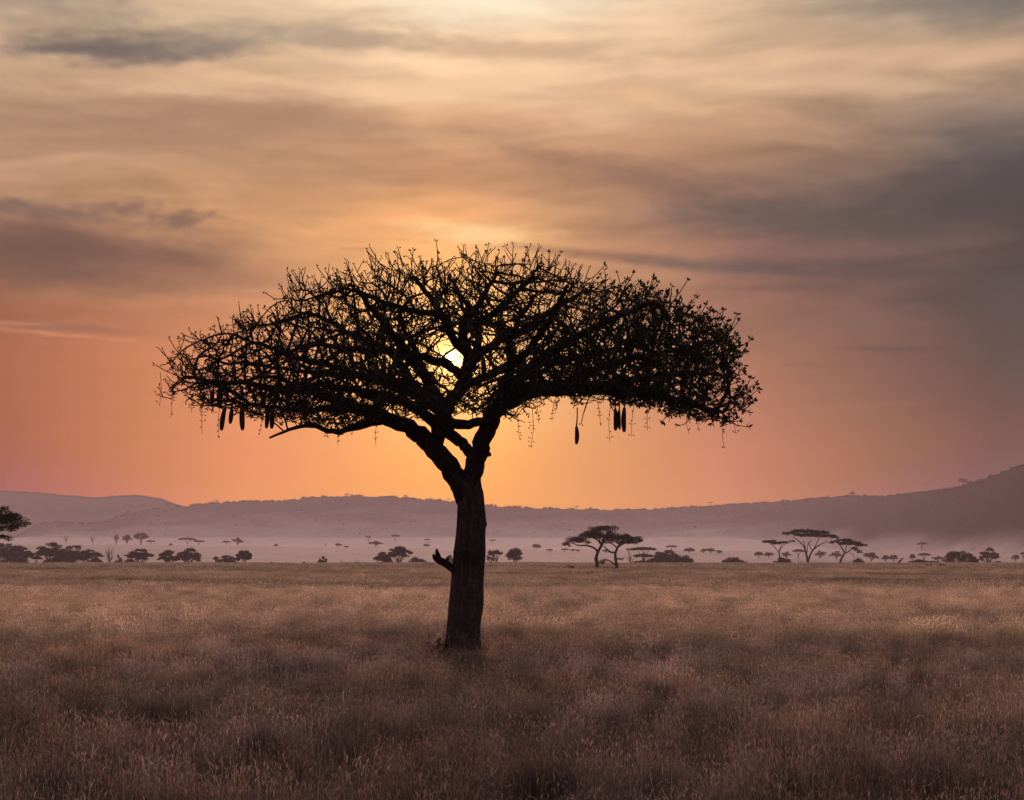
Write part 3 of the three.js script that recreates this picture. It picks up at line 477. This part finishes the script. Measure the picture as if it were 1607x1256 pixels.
shapedTree('acacia_tree', 268, 968, 892, [[[969, 895, 3.2], [968, 884, 2.6], [966, 874, 2.2], [966, 864, 2], [970, 855, 1.8], [976, 846, 1.2], [985, 838, 0.7]], [[967, 884, 1.7], [962, 880, 1.4], [955, 876, 1], [948, 874, 0.6]], [[966, 864, 1.6], [958, 863, 1.4], [952, 858, 1.1], [947, 853, 0.8]], [[969, 857, 1.3], [962, 851, 1], [955, 848, 0.7]], [[970, 855, 1.2, 0.5], [985, 846, 0.9, 1.6], [995, 842, 0.6, 2]]],
  [[978, 838, 22, 7], [994, 841, 16, 6.5], [962, 843, 17, 7], [984, 846, 18, 5, 1.6], [1003, 845, 7, 4], [947, 877, 8, 4.5], [972, 873, 6, 3]], 8000, 0.11, 'shorter acacia of the pair right of the sausage tree, with a low leafy side branch', 'tree', PAIR, 22);
shapedTree('acacia_tree', 455, 1222, 885, [[[1223.5, 887, 1.6], [1223.5, 872, 1.1], [1222, 865, 1]], [[1222, 866, 0.8], [1214, 857, 0.6], [1206, 851, 0.4]], [[1223, 866, 0.8], [1228, 857, 0.6], [1238, 851, 0.4], [1245, 849, 0.3]], [[1223, 864, 0.5], [1226, 856, 0.4], [1228, 851, 0.3]]],
  [[1205, 849.5, 9, 2.4], [1219, 852, 9, 2.2], [1230, 850.5, 8, 2], [1243, 849, 5, 1.2], [1213, 848.5, 6, 1.4]], 1500, 0.3, 'smallest and leftmost of the three flat-topped acacias, forked like a V', 'tree', TRIO, 23);
shapedTree('acacia_tree', 460, 1268, 885.5, [[[1268, 888, 2.3], [1267.5, 878, 1.9], [1265, 868, 1.5], [1262, 858, 1.1], [1255, 850, 0.8], [1245, 843, 0.4]], [[1268.5, 880, 1.6], [1272, 870, 1.4], [1278, 861, 1.1], [1288, 854, 0.8], [1300, 849, 0.4]], [[1266, 872, 0.8], [1267, 862, 0.7], [1268, 855, 0.6], [1274, 847, 0.4]], [[1275, 865, 0.8], [1271, 856, 0.6], [1268, 848, 0.4]], [[1278, 861, 0.8], [1283, 850, 0.6], [1286, 842, 0.4]], [[1263, 860, 0.8, 1], [1258, 848, 0.5, 3]], [[1276, 864, 0.8, -1], [1285, 853, 0.5, -3]]],
  [[1260, 832.5, 22, 4], [1240, 836, 14, 3], [1282, 834.5, 20, 4], [1300, 840, 15, 3.4], [1270, 839, 22, 3.4], [1310, 842, 8, 3], [1256, 838, 12, 3]], 4000, 0.3, 'largest, middle one of the three flat-topped acacias, with two spreading stems', 'tree', TRIO, 24);
shapedTree('acacia_tree', 458, 1318, 885, [[[1317, 887, 1.9], [1321, 876, 1.5], [1325, 868, 1.3], [1322, 861, 1], [1318, 855, 0.7], [1312, 850, 0.4]], [[1325, 869, 1.2], [1332, 865, 0.9], [1340, 859, 0.6], [1348, 855, 0.4]], [[1327, 866, 0.8], [1328, 858, 0.6], [1330, 851, 0.4]], [[1333, 866, 0.5], [1340, 872, 0.4], [1341, 878, 0.3]]],
  [[1326, 847, 14, 4], [1310, 850, 9, 3.4], [1340, 851, 12, 3.8], [1352, 854.5, 9, 2.6], [1347, 863, 5, 5.5], [1330, 852, 16, 3.4], [1341, 860, 6, 3]], 2600, 0.3, 'rightmost of the three flat-topped acacias, leaning stem and ragged hanging crown', 'tree', TRIO, 25);
// the near acacia that reaches in at the left
shapedTree('acacia_tree', 112, -70, 926, [[[-70, 932, 9], [-72, 890, 7], [-66, 862, 6], [-48, 840, 4.5], [-20, 826, 3], [10, 818, 1.6], [30, 816, 0.8]], [[-72, 885, 5], [-90, 850, 4], [-120, 825, 2.5], [-150, 815, 1.2]], [[-48, 846, 3], [-20, 846, 2.2], [5, 842, 1.4], [16, 846, 0.7]], [[-60, 856, 3, 0.6], [-50, 826, 2, 2], [-40, 810, 1, 3]], [[-64, 860, 3, -0.6], [-70, 830, 2, -2.5], [-80, 812, 1, -3.5]]],
  [[-60, 806, 64, 14], [-8, 812, 38, 14], [14, 819, 24, 12], [32, 823, 14, 8], [2, 842, 16, 7], [15, 847, 8, 6], [-110, 816, 46, 13], [2, 801, 16, 8], [20, 811, 18, 8], [10, 828, 22, 8]], 19000, 0.08, 'near dark acacia reaching in at the left edge, green feathery crown', 'tree', undefined, 26, nearLeaf);

// kinds of far trees grown from their height, half width and kind
function farTree(kind, px, top, hw, d, label, { faces, seed, slope } = {}) {
  const R = rng(seed ?? Math.round(px * 13 + top * 7 + d)), s = d / F, x = ((px - W / 2) / F) * d, y0 = slope ?? groundHeight(x, d), topY = EYE + (HORIZON - top) * s, h = Math.max(topY - y0, 1.2), r = hw * s, size = clamp(0.00066 * d, 0.16, 1.1);
  const name = { flat: 'acacia_tree', dome: 'acacia_tree', layer: 'acacia_tree', round: 'savanna_tree', cone: 'bush', mound: 'bush', bush: 'bush', bare: 'bare_tree' }[kind], t = thing(name, V(x, y0 - 0.1, -d), label, kind === 'bare' || name.endsWith('tree') ? 'tree' : 'bush', 'trees and bushes scattered over the plain');
  const limbs = [], blobs = [], n = faces ?? Math.round(clamp((hw * hw) * 9, 200, 4200)), tr = clamp(h * 0.022, 0.09, 0.4);
  const reach = (tx, ty, tz, r0, from = 0.3) => { const k = V(tx * 0.25 + (R() - 0.5) * r * 0.1, h * lerp(from, ty / h, 0.4), tz * 0.25); limbs.push([[V((R() - 0.5) * tr, h * from * 0.7, 0), r0], [k, r0 * 0.8], [V(tx * 0.7, lerp(k.y, ty, 0.7), tz * 0.7), r0 * 0.5], [V(tx, ty, tz), r0 * 0.25]]); };
  if (kind === 'bare') {
    limbs.push([[V(0, -0.3, 0), tr], [V(0.03 * h, h * 0.35, 0), tr * 0.8], [V(-0.02 * h, h * 0.55, 0), tr * 0.6]]);
    for (let k = 0; k < 9; k++) { const a = R() * 6.3, q = 0.4 + 0.6 * R(), e = V(Math.cos(a) * r * q, h * (0.62 + 0.38 * R()), Math.sin(a) * r * q), m = V(e.x * 0.4 + (R() - 0.5) * 0.3, h * (0.45 + 0.15 * R()), e.z * 0.4); limbs.push([[V(0, h * (0.3 + 0.2 * R()), 0), tr * 0.6], [m, tr * 0.4], [e, tr * 0.15]]); limbs.push([[m, tr * 0.3], [m.clone().lerp(e, 0.5).add(V((R() - 0.5) * r * 0.7, h * 0.14, 0)), tr * 0.12]]); }
  } else if (kind === 'flat' || kind === 'dome' || kind === 'layer') {
    const fork = kind === 'dome' ? 0.14 : 0.3, under = kind === 'dome' ? 0.42 : 0.7;
    limbs.push([[V(0, -0.3, 0), tr * 1.2], [V((R() - 0.5) * tr, h * fork, 0), tr]]);
    for (let k = 0; k < 7; k++) { const a = (k / 7) * 6.3 + R() * 0.6, q = r * (0.45 + 0.4 * R()); reach(Math.cos(a) * q, h * (under + 0.14 + 0.06 * R()), Math.sin(a) * q, tr * 0.7, fork); }
    const umb = []; for (let k = 0; k < 11; k++) { const a = (k / 5) * 6.3 + R(), q = k ? 0.3 + 0.38 * R() : 0.1; umb.push([Math.cos(a) * q * r, h * (0.95 - (k ? 0.03 + 0.3 * R() * (0.4 + q) + 0.12 * q : 0)), Math.sin(a) * q * r, r * (0.32 + 0.12 * R())]); }
    if (kind === 'dome') for (const u of umb) reach(u[0], u[1] - h * 0.05, u[2], tr * 0.6, fork);
    const m = Math.round(clamp(n / 24, 24, 90));
    for (let k = 0; k < m; k++) {
      if (kind === 'dome') { const u = umb[k % umb.length], a2 = R() * 6.3, q2 = Math.sqrt(R()); blobs.push([u[0] + Math.cos(a2) * q2 * u[3], u[1] - h * 0.09 * q2 * q2 - h * 0.05 * R(), u[2] + Math.sin(a2) * q2 * u[3], r * 0.17, h * 0.04, r * 0.17]); continue; }
      const a = R() * 6.3, q = Math.sqrt(R()), lev = kind === 'layer' ? Math.floor(R() * 3) : 0, shrink = [1, 0.8, 0.95][lev];
      const y = kind === 'flat' ? h * (0.955 - 0.13 * q * q - 0.06 * R()) : kind === 'layer' ? h * [0.93, 0.66, 0.4][lev] - 0.05 * h * q : h * (0.94 - 0.4 * q * q * (0.6 + 0.4 * R()) - 0.2 * R() * (1 - q * 0.4));
      blobs.push([Math.cos(a) * q * r * 0.88 * (kind === 'layer' ? shrink : 1), y, Math.sin(a) * q * r * 0.88 * shrink, r * 0.22, h * (kind === 'dome' ? 0.06 : 0.045), r * 0.22]);
    }
  } else if (kind === 'round') {
    for (let k = 0; k < 2; k++) limbs.push([[V((k - 0.5) * tr, -0.3, 0), tr], [V((k - 0.5) * r * 0.3, h * 0.35, 0), tr * 0.7], [V((k - 0.5) * r * 0.7, h * 0.7, 0), tr * 0.3]]);
    for (let k = 0; k < 5; k++) { const a = R() * 6.3; reach(Math.cos(a) * r * 0.6, h * 0.72, Math.sin(a) * r * 0.6, tr * 0.6, 0.25); }
    for (let k = 0; k < 36; k++) { const a = R() * 6.3, u = R() * 1.35 - 0.35, q = Math.sqrt(Math.max(0, 1 - u * u)) * Math.sqrt(0.3 + 0.7 * R()); blobs.push([Math.cos(a) * q * r * 0.85, h * (0.62 + 0.31 * u), Math.sin(a) * q * r * 0.85, r * 0.24, h * 0.09, r * 0.24]); }
  } else {
    const flat = kind === 'mound' ? 0.55 : 0.8;
    for (let k = 0; k < 5; k++) { const a = R() * 6.3; limbs.push([[V((R() - 0.5) * 0.4, -0.2, 0), tr * 0.6], [V(Math.cos(a) * r * 0.3, h * 0.3, Math.sin(a) * r * 0.3), tr * 0.4], [V(Math.cos(a) * r * 0.5, h * 0.6, Math.sin(a) * r * 0.5), tr * 0.2]]); }
    for (let k = 0; k < 46; k++) { const a = R() * 6.3, q = Math.sqrt(R()), lift = kind === 'cone' ? (1 - q) : Math.sqrt(1 - q * q * 0.96), y = h * 0.9 * lift * (1 - 0.55 * R() * flat); blobs.push([Math.cos(a) * q * r * 0.9, Math.max(y, h * 0.06), Math.sin(a) * q * r * 0.9, r * 0.2, h * 0.1, r * 0.2]); }
  }
  part(kind === 'bush' || kind === 'mound' || kind === 'cone' ? 'stem' : 'trunk', mergeGeometries(limbs.map((l) => limb(l, 4, Math.max(0.6, h / 9)))), farBark, t);
  if (blobs.length) part(kind === 'bush' || kind === 'mound' || kind === 'cone' ? 'foliage' : 'crown', leafFaces(R, blobs, n, size), d > 820 ? farHazeLeaf : d > 540 ? hazeLeaf : acaciaLeaf, t);
  return t;
}
// on the far edge of the grass and in the hollow behind it
const EDGE = [
  ['mound', 22, 871, 34, 605, 'dark undergrowth bush along the foot of the left edge trees'], ['mound', 98, 871, 42, 600, 'long low bush under the broad acacias of the left thicket'],
  ['dome', 8, 849, 34, 600, 'dark acacia cut by the left edge, below the near green crown'], ['dome', 33, 855, 20, 620, 'hazy acacia just right of the tree cut by the left edge'], ['flat', 18, 866, 12, 560, 'small dark tree in front of the thicket at the left edge'],
  ['dome', 80, 849, 32, 590, 'tallest, broad acacia of the thicket at far left'], ['dome', 112, 854, 30, 610, 'broad acacia in the middle of the left thicket'], ['dome', 138, 861, 26, 600, 'acacia at the right end of the left thicket'], ['flat', 57, 872, 8, 545, 'little dark tree standing in front of the broad left acacia'],
  ['mound', 150, 873, 14, 580, 'low bush at the right foot of the left thicket'], ['bare', 171, 856, 9, 580, 'leafless tree beside the left thicket'], ['cone', 185, 864, 13, 555, 'dark cone-shaped bush between the bare tree and the broad acacia'],
  ['dome', 219, 859, 25, 590, 'broad domed acacia right of the dark cone-shaped bush'], ['dome', 265, 861, 20, 590, 'acacia with spreading stems, between two broader ones at left'], ['dome', 296, 858, 21, 600, 'tall open acacia at the right end of the left row'], ['flat', 290, 875, 5, 545, 'tiny dark tree in front of the tall open acacia'],
  ['flat', 339, 873, 4.5, 545, 'tiny dark tree at the left foot of a low hazy acacia'], ['dome', 355, 870, 20, 600, 'low hazy acacia left of the small round dark tree'], ['round', 383, 863, 13.5, 540, 'small round dark tree alone at left centre'],
  ['bush', 425, 879, 6, 580, 'leftmost tiny bush of the row left of centre'], ['bush', 452, 880, 7, 585, 'flat tiny bush in the row left of centre'], ['bush', 478, 879, 8, 585, 'tiny bush just left of the dark round bush'], ['bush', 507, 871, 10, 550, 'dark round bush alone on the grass edge left of centre'],
  ['bare', 536, 877, 2.5, 545, 'short dead stub right of the dark round bush'], ['bare', 560, 876, 3.5, 545, 'leaning dead stub between the round bush and the dark dome tree'],
  ['dome', 600, 865, 19, 590, 'pale acacia touching the left of the dark dome tree'], ['dome', 626, 855, 20, 545, 'dark dome-shaped tree left of the big trunk'], ['mound', 655, 871, 19, 600, 'hazy rounded bush right of the dark dome tree'], ['round', 706, 871, 6, 575, 'small tree seen just behind the broken side branch'],
  ['round', 770, 863, 7, 580, 'small tree just right of the big trunk'], ['flat', 779, 862, 10, 575, 'thin-crowned tree between the trunk and a darker one'], ['round', 809, 860, 15, 550, 'dark small tree with thin stems right of the big trunk'],
  ['layer', 1010, 857, 20, 560, 'layered dark acacia just right of the acacia pair'], ['mound', 1036, 866, 26, 590, 'dark bush beside the layered acacia'], ['mound', 1070, 868, 26, 585, 'rounded bush at the right end of the dark thicket'], ['dome', 1045, 862, 24, 680, 'hazy tree behind the dark thicket right of the pair'], ['bare', 990, 862, 12, 590, 'leafless bush between the acacia pair and the layered acacia'],
  ['mound', 1152, 873, 27, 590, 'low wide mound of bush alone right of centre'], ['mound', 1228, 874, 20, 580, 'low bush at the foot of the smallest flat-topped acacia'], ['mound', 1347, 872, 12, 575, 'bush under the hanging crown of the rightmost flat-topped acacia'], ['bare', 1255, 876, 7, 560, 'dry twiggy bush left of the largest flat-topped stem'],
  ['mound', 1505, 860, 29, 560, 'big dense dark bush at far right'], ['mound', 1452, 877, 34, 545, 'low flat bush running up to the big dense one'], ['dome', 1551, 858, 19, 680, 'round hazy tree right of the big dense bush'], ['mound', 1528, 872, 10, 610, 'small bush in the gap right of the big dense bush'],
];
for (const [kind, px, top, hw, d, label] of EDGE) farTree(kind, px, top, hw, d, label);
// far out in the haze
const HAZE = [
  ['bare', 103, 838, 6, 1480, 'faint thin bare tree, leftmost on the pale far plain'], ['bare', 145, 839, 9, 1480, 'faint spreading bare tree on the pale far plain at left'], ['dome', 182, 838, 5, 1700, 'faint little tree below the left end of the near hill'], ['dome', 199, 839, 10, 1400, 'left tree of the hazy pair on the pale plain'], ['round', 221, 836, 11.5, 1400, 'right, taller tree of the hazy pair on the pale plain'], ['flat', 236, 848, 6, 1390, 'low flat tree right of the hazy pair'],
  ['flat', 294, 844, 14, 1370, 'wide flat hazy tree above the left row of acacias'], ['flat', 312, 848, 9, 1375, 'lower flat tree joined to the wide hazy one'], ['flat', 355, 849, 6, 1370, 'small flat hazy tree left of a rounder one'], ['dome', 373, 844, 9, 1370, 'round hazy tree above the small round dark tree'],
  ['bush', 268, 853, 2.5, 1360, 'dark dot of a bush on the plain between two hazy trees'], ['bush', 433, 854, 2.5, 1360, 'lone speck of bush on the plain left of centre'], ['bare', 511, 852, 2.5, 1350, 'thin dead stem far out, left of a small hazy tree'], ['round', 531, 853, 5, 1350, 'small hazy tree far out left of centre'], ['bush', 543, 857, 3.5, 1350, 'low speck of bush beside the small hazy tree'],
  ['flat', 578, 841, 5, 1900, 'faintest flat tree high on the far plain, left one'], ['flat', 620, 839, 7.5, 1900, 'faint flat tree on the far plain, right one of two'], ['dome', 590, 849, 11, 1350, 'hazy wide tree above the pale acacia left of the trunk'], ['round', 669, 854, 5, 1350, 'small hazy tree left of the big trunk'], ['flat', 671, 846, 5, 1900, 'faint flat-topped tree above the small hazy one by the trunk'],
  ['flat', 773, 847, 5, 1900, 'faint tiny flat tree right of the big trunk'], ['round', 842, 854, 7, 1350, 'hazy round tree between the trunk and the acacia pair'], ['flat', 863, 862, 5, 1150, 'low flat tree, left of the row behind the acacia pair'], ['flat', 886, 861, 5.5, 1150, 'flat small tree just left of the acacia pair'], ['flat', 899, 862, 4, 1150, 'small tree half hidden below the drooping acacia'], ['flat', 907, 863, 3.5, 1150, 'smaller tree touching the one below the drooping acacia'],
  ['dome', 951, 862, 7, 1150, 'hazy tree seen between the two stems of the pair'], ['dome', 986, 861, 4, 1200, 'hazy small tree behind the right stem of the pair'], ['flat', 1054, 856, 8, 1250, 'open flat hazy tree above the dark thicket'], ['round', 1082, 860, 9, 1150, 'hazy tree at the right shoulder of the dark thicket'],
  ['dome', 1104, 861, 5, 1150, 'small hazy tree, left of a cluster right of the thicket'], ['dome', 1115, 860, 9, 1150, 'largest hazy tree of the cluster right of the thicket'], ['round', 1129, 864, 5, 1150, 'small round hazy tree ending the cluster'], ['round', 1191, 866, 7, 1000, 'hazy tree left of the smallest flat-topped acacia'], ['round', 1207, 867, 7, 1000, 'hazy tree next to the smallest flat-topped acacia'],
  ['dome', 1234, 866, 8, 950, 'hazy small tree behind the smallest flat-topped acacia'], ['flat', 1253, 862, 11, 950, 'wide hazy tree behind the largest acacia, at its left'], ['dome', 1287, 863, 9, 950, 'hazy tree seen between largest and rightmost acacias, left one'], ['dome', 1313, 865, 10, 950, 'hazy tree behind the leaning stem'],
  ['dome', 1368, 866, 12, 900, 'left hazy tree right of the rightmost flat-topped acacia'], ['dome', 1390, 871, 8, 900, 'hazy tree in the middle of three, right of the acacias'], ['round', 1403, 871, 7, 900, 'right one of three hazy trees right of the acacias'], ['round', 1432, 869, 4.5, 900, 'narrow hazy tree left of a flat-topped one'], ['flat', 1450, 868, 10, 900, 'hazy flat-topped tree above the low flat bush'], ['dome', 1472, 873, 9, 900, 'low hazy tree against the left of the big dense bush'],
  ['flat', 1447, 851, 7, 0, 'lone faint flat tree floating high in the mist at right'], ['round', 1594, 871, 6, 900, 'small hazy tree near the right edge'], ['flat', 1606, 866, 6, 900, 'hazy tree cut by the right edge'], ['bush', 1566, 880, 7, 850, 'low hazy bush right of the round hazy tree'],
];
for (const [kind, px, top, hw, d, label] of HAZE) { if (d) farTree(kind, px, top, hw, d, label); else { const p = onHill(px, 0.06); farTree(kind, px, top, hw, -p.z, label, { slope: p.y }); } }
// single trees that stand out on the skylines
for (const [px, hh, kind, label] of [[200, 7, 'round', 'lone tree on the lower left shoulder of the near hill'], [265, 9, 'round', 'rounded tree on the skyline where the two hills cross'], [340, 6, 'flat', 'flat little tree on the near skyline left of the crown'], [545, 6, 'bush', 'dot of a tree on the skyline left of the limbs'], [636, 6, 'flat', 'flat tree on the skyline just left of the big limb'], [704, 5, 'flat', 'tiny tree on the skyline touching the trunk fork'], [905, 6, 'flat', 'little tree on the skyline above the acacia pair'], [1115, 8, 'flat', 'flat tree on the skyline right of centre'], [1338, 7, 'bush', 'tree on the skyline above the flat-topped acacias'], [1512, 8, 'round', 'tree on the rising skyline of the right hill']]) {
  const p = onHill(px, 1), R = rng(px), t = thing('skyline_tree', V(p.x, p.y - 0.4, p.z), label, 'tree', 'trees on the skyline of the hills'), r = hh * 0.55;
  part('trunk', mergeGeometries([limb([[V(0, -0.5, 0), 0.3], [V(0.2, hh * 0.4, 0), 0.25], [V(r * 0.3, hh * 0.8, 0), 0.1]], 4, 1.2), limb([[V(0, hh * 0.2, 0), 0.22], [V(-r * 0.4, hh * 0.75, 0), 0.1]], 4, 1.2)]), farBark, t);
  const blobs = []; for (let k = 0; k < 14; k++) { const a = R() * 6.3, q = Math.sqrt(R()) * r; blobs.push([Math.cos(a) * q, kind === 'flat' ? hh * (0.86 + 0.1 * R()) : hh * (0.45 + 0.5 * R()), Math.sin(a) * q, r * 0.4, hh * (kind === 'flat' ? 0.06 : 0.14), r * 0.4]); }
  part('crown', leafFaces(R, blobs, 160, 0.8), acaciaLeaf, t);
}

// ---------------------------------------------------------------- small things in the grass
{ // leaning dead snag on the edge of the grass
  const d = 470, b = at(1409, 886, d); b.y = groundHeight(b.x, d); const s = d / F, t = thing('dead_snag', b, 'dark dead stump leaning right, alone on the grass edge at right', 'stump');
  part('trunk', limb([[V(-0.2, -0.3, 0), 0.36], [V(0.7, 0.75, 0), 0.34], [V(1.25, 1.4, 0), 0.26], [V(1.5, 1.7, 0), 0.2]], 8, 0.2), farBark, t);
  part('broken_tip', limb([[V(1.42, 1.66, 0), 0.2], [V(1.75, 1.72, 0), 0.12], [V(2.0, 1.55, 0), 0.04]], 6, 0.15), farBark, t);
}
const BIRDS = [[1455.5, 891, 0, 'leftmost of four small dark birds feeding in the grass at right'], [1461.5, 891, 1, 'second from left of four small dark birds in the grass at right'], [1475.5, 891, 1, 'third from left of four small dark birds in the grass at right'], [1481.5, 890.4, 0, 'rightmost of four small dark birds feeding in the grass at right']];
{
  const dark = new THREE.MeshStandardMaterial({ color: rgb(0.025, 0.02, 0.02), roughness: 0.9 }), kind = new THREE.Group();
  const body = new THREE.SphereGeometry(1, 16, 12), p = body.attributes.position;
  for (let i = 0; i < p.count; i++) { const x = p.getX(i), k = 1 - 0.35 * Math.max(0, x) * Math.max(0, x); p.setXYZ(i, x * 0.36 + (x < -0.6 ? (x + 0.6) * 0.35 : 0), p.getY(i) * 0.2 * k + (x < 0 ? x * 0.03 : 0) + 0.34, p.getZ(i) * 0.18 * k); } body.computeVertexNormals();
  part('body', body, dark, kind);
  const neck = smoothPath([[V(0.24, 0.4, 0), 0.085], [V(0.37, 0.5, 0), 0.055], [V(0.44, 0.58, 0), 0.05], [V(0.52, 0.57, 0), 0.05], [V(0.62, 0.53, 0), 0.008]], 0.04); part('head', tube(neck.points, neck.radii, 8), dark, kind);
  for (const z of [-0.06, 0.06]) part('leg', limb([[V(0, 0.24, z), 0.02], [V(0.03, 0.12, z), 0.016], [V(0, 0, z), 0.014], [V(0.1, 0, z), 0.01]], 5, 0.05), dark, kind);
  for (const [px, py, flip, label] of BIRDS) { const d = (EYE * F) / (py + 1.4 - HORIZON), b = at(px, py, d), o = kind.clone(); b.y = groundHeight(b.x, d) + 0.28; o.name = numbered('ground_bird'); o.position.copy(b); o.rotation.y = flip ? 0.25 : 2.9; o.scale.setScalar(0.7); scene.add(tag(o, label, 'bird', 'dark birds feeding in the grass at right')); }
}
function lowShrub(px, py, d, r, h, count, leafSize, label, seed, group) {
  const b = at(px, py, d), R = rng(seed); b.y = groundHeight(b.x, d); const t = thing('shrub', b, label, 'shrub', group), limbs = [], blobs = [];
  for (let k = 0; k < 12; k++) { const a = R() * 6.3, q = r * (0.3 + 0.7 * R()), e = V(Math.cos(a) * q, h * (0.5 + 0.5 * R()), Math.sin(a) * q); limbs.push([[V(0, -0.05, 0), 0.014], [V(e.x * 0.4, e.y * 0.5, e.z * 0.4), 0.01], [e, 0.005]]); for (let j = 0; j < 3; j++) { const f = 0.5 + 0.5 * R(); blobs.push([e.x * f, e.y * f, e.z * f, r * 0.2, h * 0.12, r * 0.2]); } }
  part('stem', mergeGeometries(limbs.map((l) => limb(l, 4, 0.15))), twigMat, t); part('foliage', leafFaces(R, blobs, count, leafSize), leafMat, t);
}
lowShrub(683, 1040, 32.6, 0.3, 0.68, 380, 0.03, 'small dark leafy shrub at the left foot of the big trunk', 31);
lowShrub(757, 1040, 32.7, 0.16, 0.5, 140, 0.028, 'wisp of dark shrub at the right foot of the big trunk', 32);
lowShrub(896, 894, 268, 0.7, 0.75, 400, 0.12, 'low dark shrub in the grass left of the acacia pair', 33);
lowShrub(1560, 892, 330, 0.5, 0.6, 200, 0.12, 'small dark shrub in the grass at far right', 34);

// ---------------------------------------------------------------- the grass
{
  const root = new THREE.Group(); root.name = 'savanna_grass'; scene.add(setting(root, 'stuff'));
  const mat = new THREE.MeshPhysicalMaterial({ color: rgb(1, 1, 1), vertexColors: true, roughness: 0.95, specularIntensity: 0.5, transmission: 0.35, thickness: 0, side: THREE.DoubleSide });
  // a tuft: curved blades and stalks with seed heads, height 1
  function tuft(seed, blades, spread, width, lean, heads, light = 1) {
    const R = rng(seed), pos = [], tone = [], index = [];
    for (let k = 0; k < blades; k++) {
      const a = R() * 6.3, q = Math.sqrt(R()) * spread, x = Math.cos(a) * q, z = Math.sin(a) * q, h = 0.45 + 0.55 * R(), dir = R() * 6.3, bend = lean * (0.2 + R()) * h, dx = Math.cos(dir) * bend, dz = Math.sin(dir) * bend, face = R() * 3.14, wx = Math.cos(face) * width * (0.6 + 0.6 * R()), wz = Math.sin(face) * width, o = pos.length / 3, head = R() < heads;
      pos.push(x - wx, 0, z - wz, x + wx, 0, z + wz, x + dx * 0.3 - wx * 0.75, h * 0.55, z + dz * 0.3 - wz * 0.75, x + dx * 0.3 + wx * 0.75, h * 0.55, z + dz * 0.3 + wz * 0.75, x + dx, h * (1 - 0.3 * Math.min(1, bend)), z + dz);
      index.push(o, o + 1, o + 2, o + 1, o + 3, o + 2, o + 2, o + 3, o + 4); { const w = light * (0.5 + 0.6 * R() + 0.7 * Math.pow(R(), 4)); for (let i = 0; i < 5; i++) tone.push(w, w, w); }
      if (head) { // a nodding seed head
        for (let i = 0; i < 4; i++) tone.push(2.1, 1.95, 1.85); const c = o + 5, tx = x + dx, ty = h, tz = z + dz, L = 0.055 + 0.06 * R(), w = width * 1.5, ex = dx * 0.5, ez = dz * 0.5;
        pos.push(tx - w, ty + L * 0.3, tz, tx + w, ty + L * 0.35, tz + w * 0.5, tx + ex * 0.7, ty + L * 0.8, tz + ez * 0.7, tx, ty - L * 0.25, tz); index.push(c, c + 1, c + 2, c, c + 3, c + 1);
      }
    }
    const g = new THREE.BufferGeometry(); g.setAttribute('position', new THREE.Float32BufferAttribute(pos, 3)); g.setAttribute('color', new THREE.Float32BufferAttribute(tone, 3)); g.setIndex(index); g.computeVertexNormals(); return g;
  }
  const M = new THREE.Matrix4(), Q = new THREE.Quaternion(), Y = V(0, 1, 0), C = new THREE.Color();
  function sow(d0, d1, density, tall, geometries, seed, margin = 3, half = 0.4) {
    const R = rng(seed), lists = geometries.map(() => []), n = Math.round(density * ((half * (d1 * d1 - d0 * d0)) + 2 * margin * (d1 - d0)));
    for (let i = 0; i < n; i++) {
      const d = Math.sqrt(lerp(d0 * d0, d1 * d1, R())), x = (R() * 2 - 1) * (half * d + margin);
      if (Math.hypot(x - (724 - W / 2) / PX, d - TREE_D) < 0.42) continue;
      const thick = fbm2(x / 2.6 + 5, d / 3.4, 3), tallness = tall * (0.72 + 0.5 * R()) * (1 + 0.35 * thick + 0.28 * patchy(x, d)); if (density > 10 && thick < -0.22 && R() < 0.8) continue;
      lists[Math.floor(R() * geometries.length)].push([x, d, tallness, R(), R()]);
    }
    lists.forEach((list, k) => {
      const m = new THREE.InstancedMesh(geometries[k], mat, list.length);
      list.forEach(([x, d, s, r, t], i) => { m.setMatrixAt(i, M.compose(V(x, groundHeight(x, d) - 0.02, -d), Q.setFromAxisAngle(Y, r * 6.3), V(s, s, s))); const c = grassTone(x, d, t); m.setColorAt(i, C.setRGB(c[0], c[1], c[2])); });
      m.name = 'tuft'; m.castShadow = m.receiveShadow = true; root.add(m);
    });
    return n;
  }
  const near = [1, 2, 3, 4].map((k) => tuft(k, 42, 0.19, 0.0040, 0.24, 0.34)), mid = [5, 6, 7].map((k) => tuft(k, 34, 0.5, 0.0065, 0.24, 0.55)), far = [8, 9, 10].map((k) => tuft(k, 36, 1.5, 0.026, 0.3, 0.3)), edge = [11, 12].map((k) => tuft(k, 34, 4, 0.11, 0.6, 0.1));
  const stalks = [13, 14, 15].map((k) => tuft(k, 7, 0.5, 0.0026, 0.34, 0.8, 1.55));
  console.log('grass', sow(8, 40, 7, 0.8, stalks, 45), sow(8, 36, 62, 0.52, near, 41), sow(36, 95, 18, 0.54, mid, 42), sow(95, 240, 3.2, 0.5, far, 43, 4, 0.38), sow(240, 520, 0.5, 0.42, edge, 44, 6, 0.37));
}

renderer.render(scene, camera);
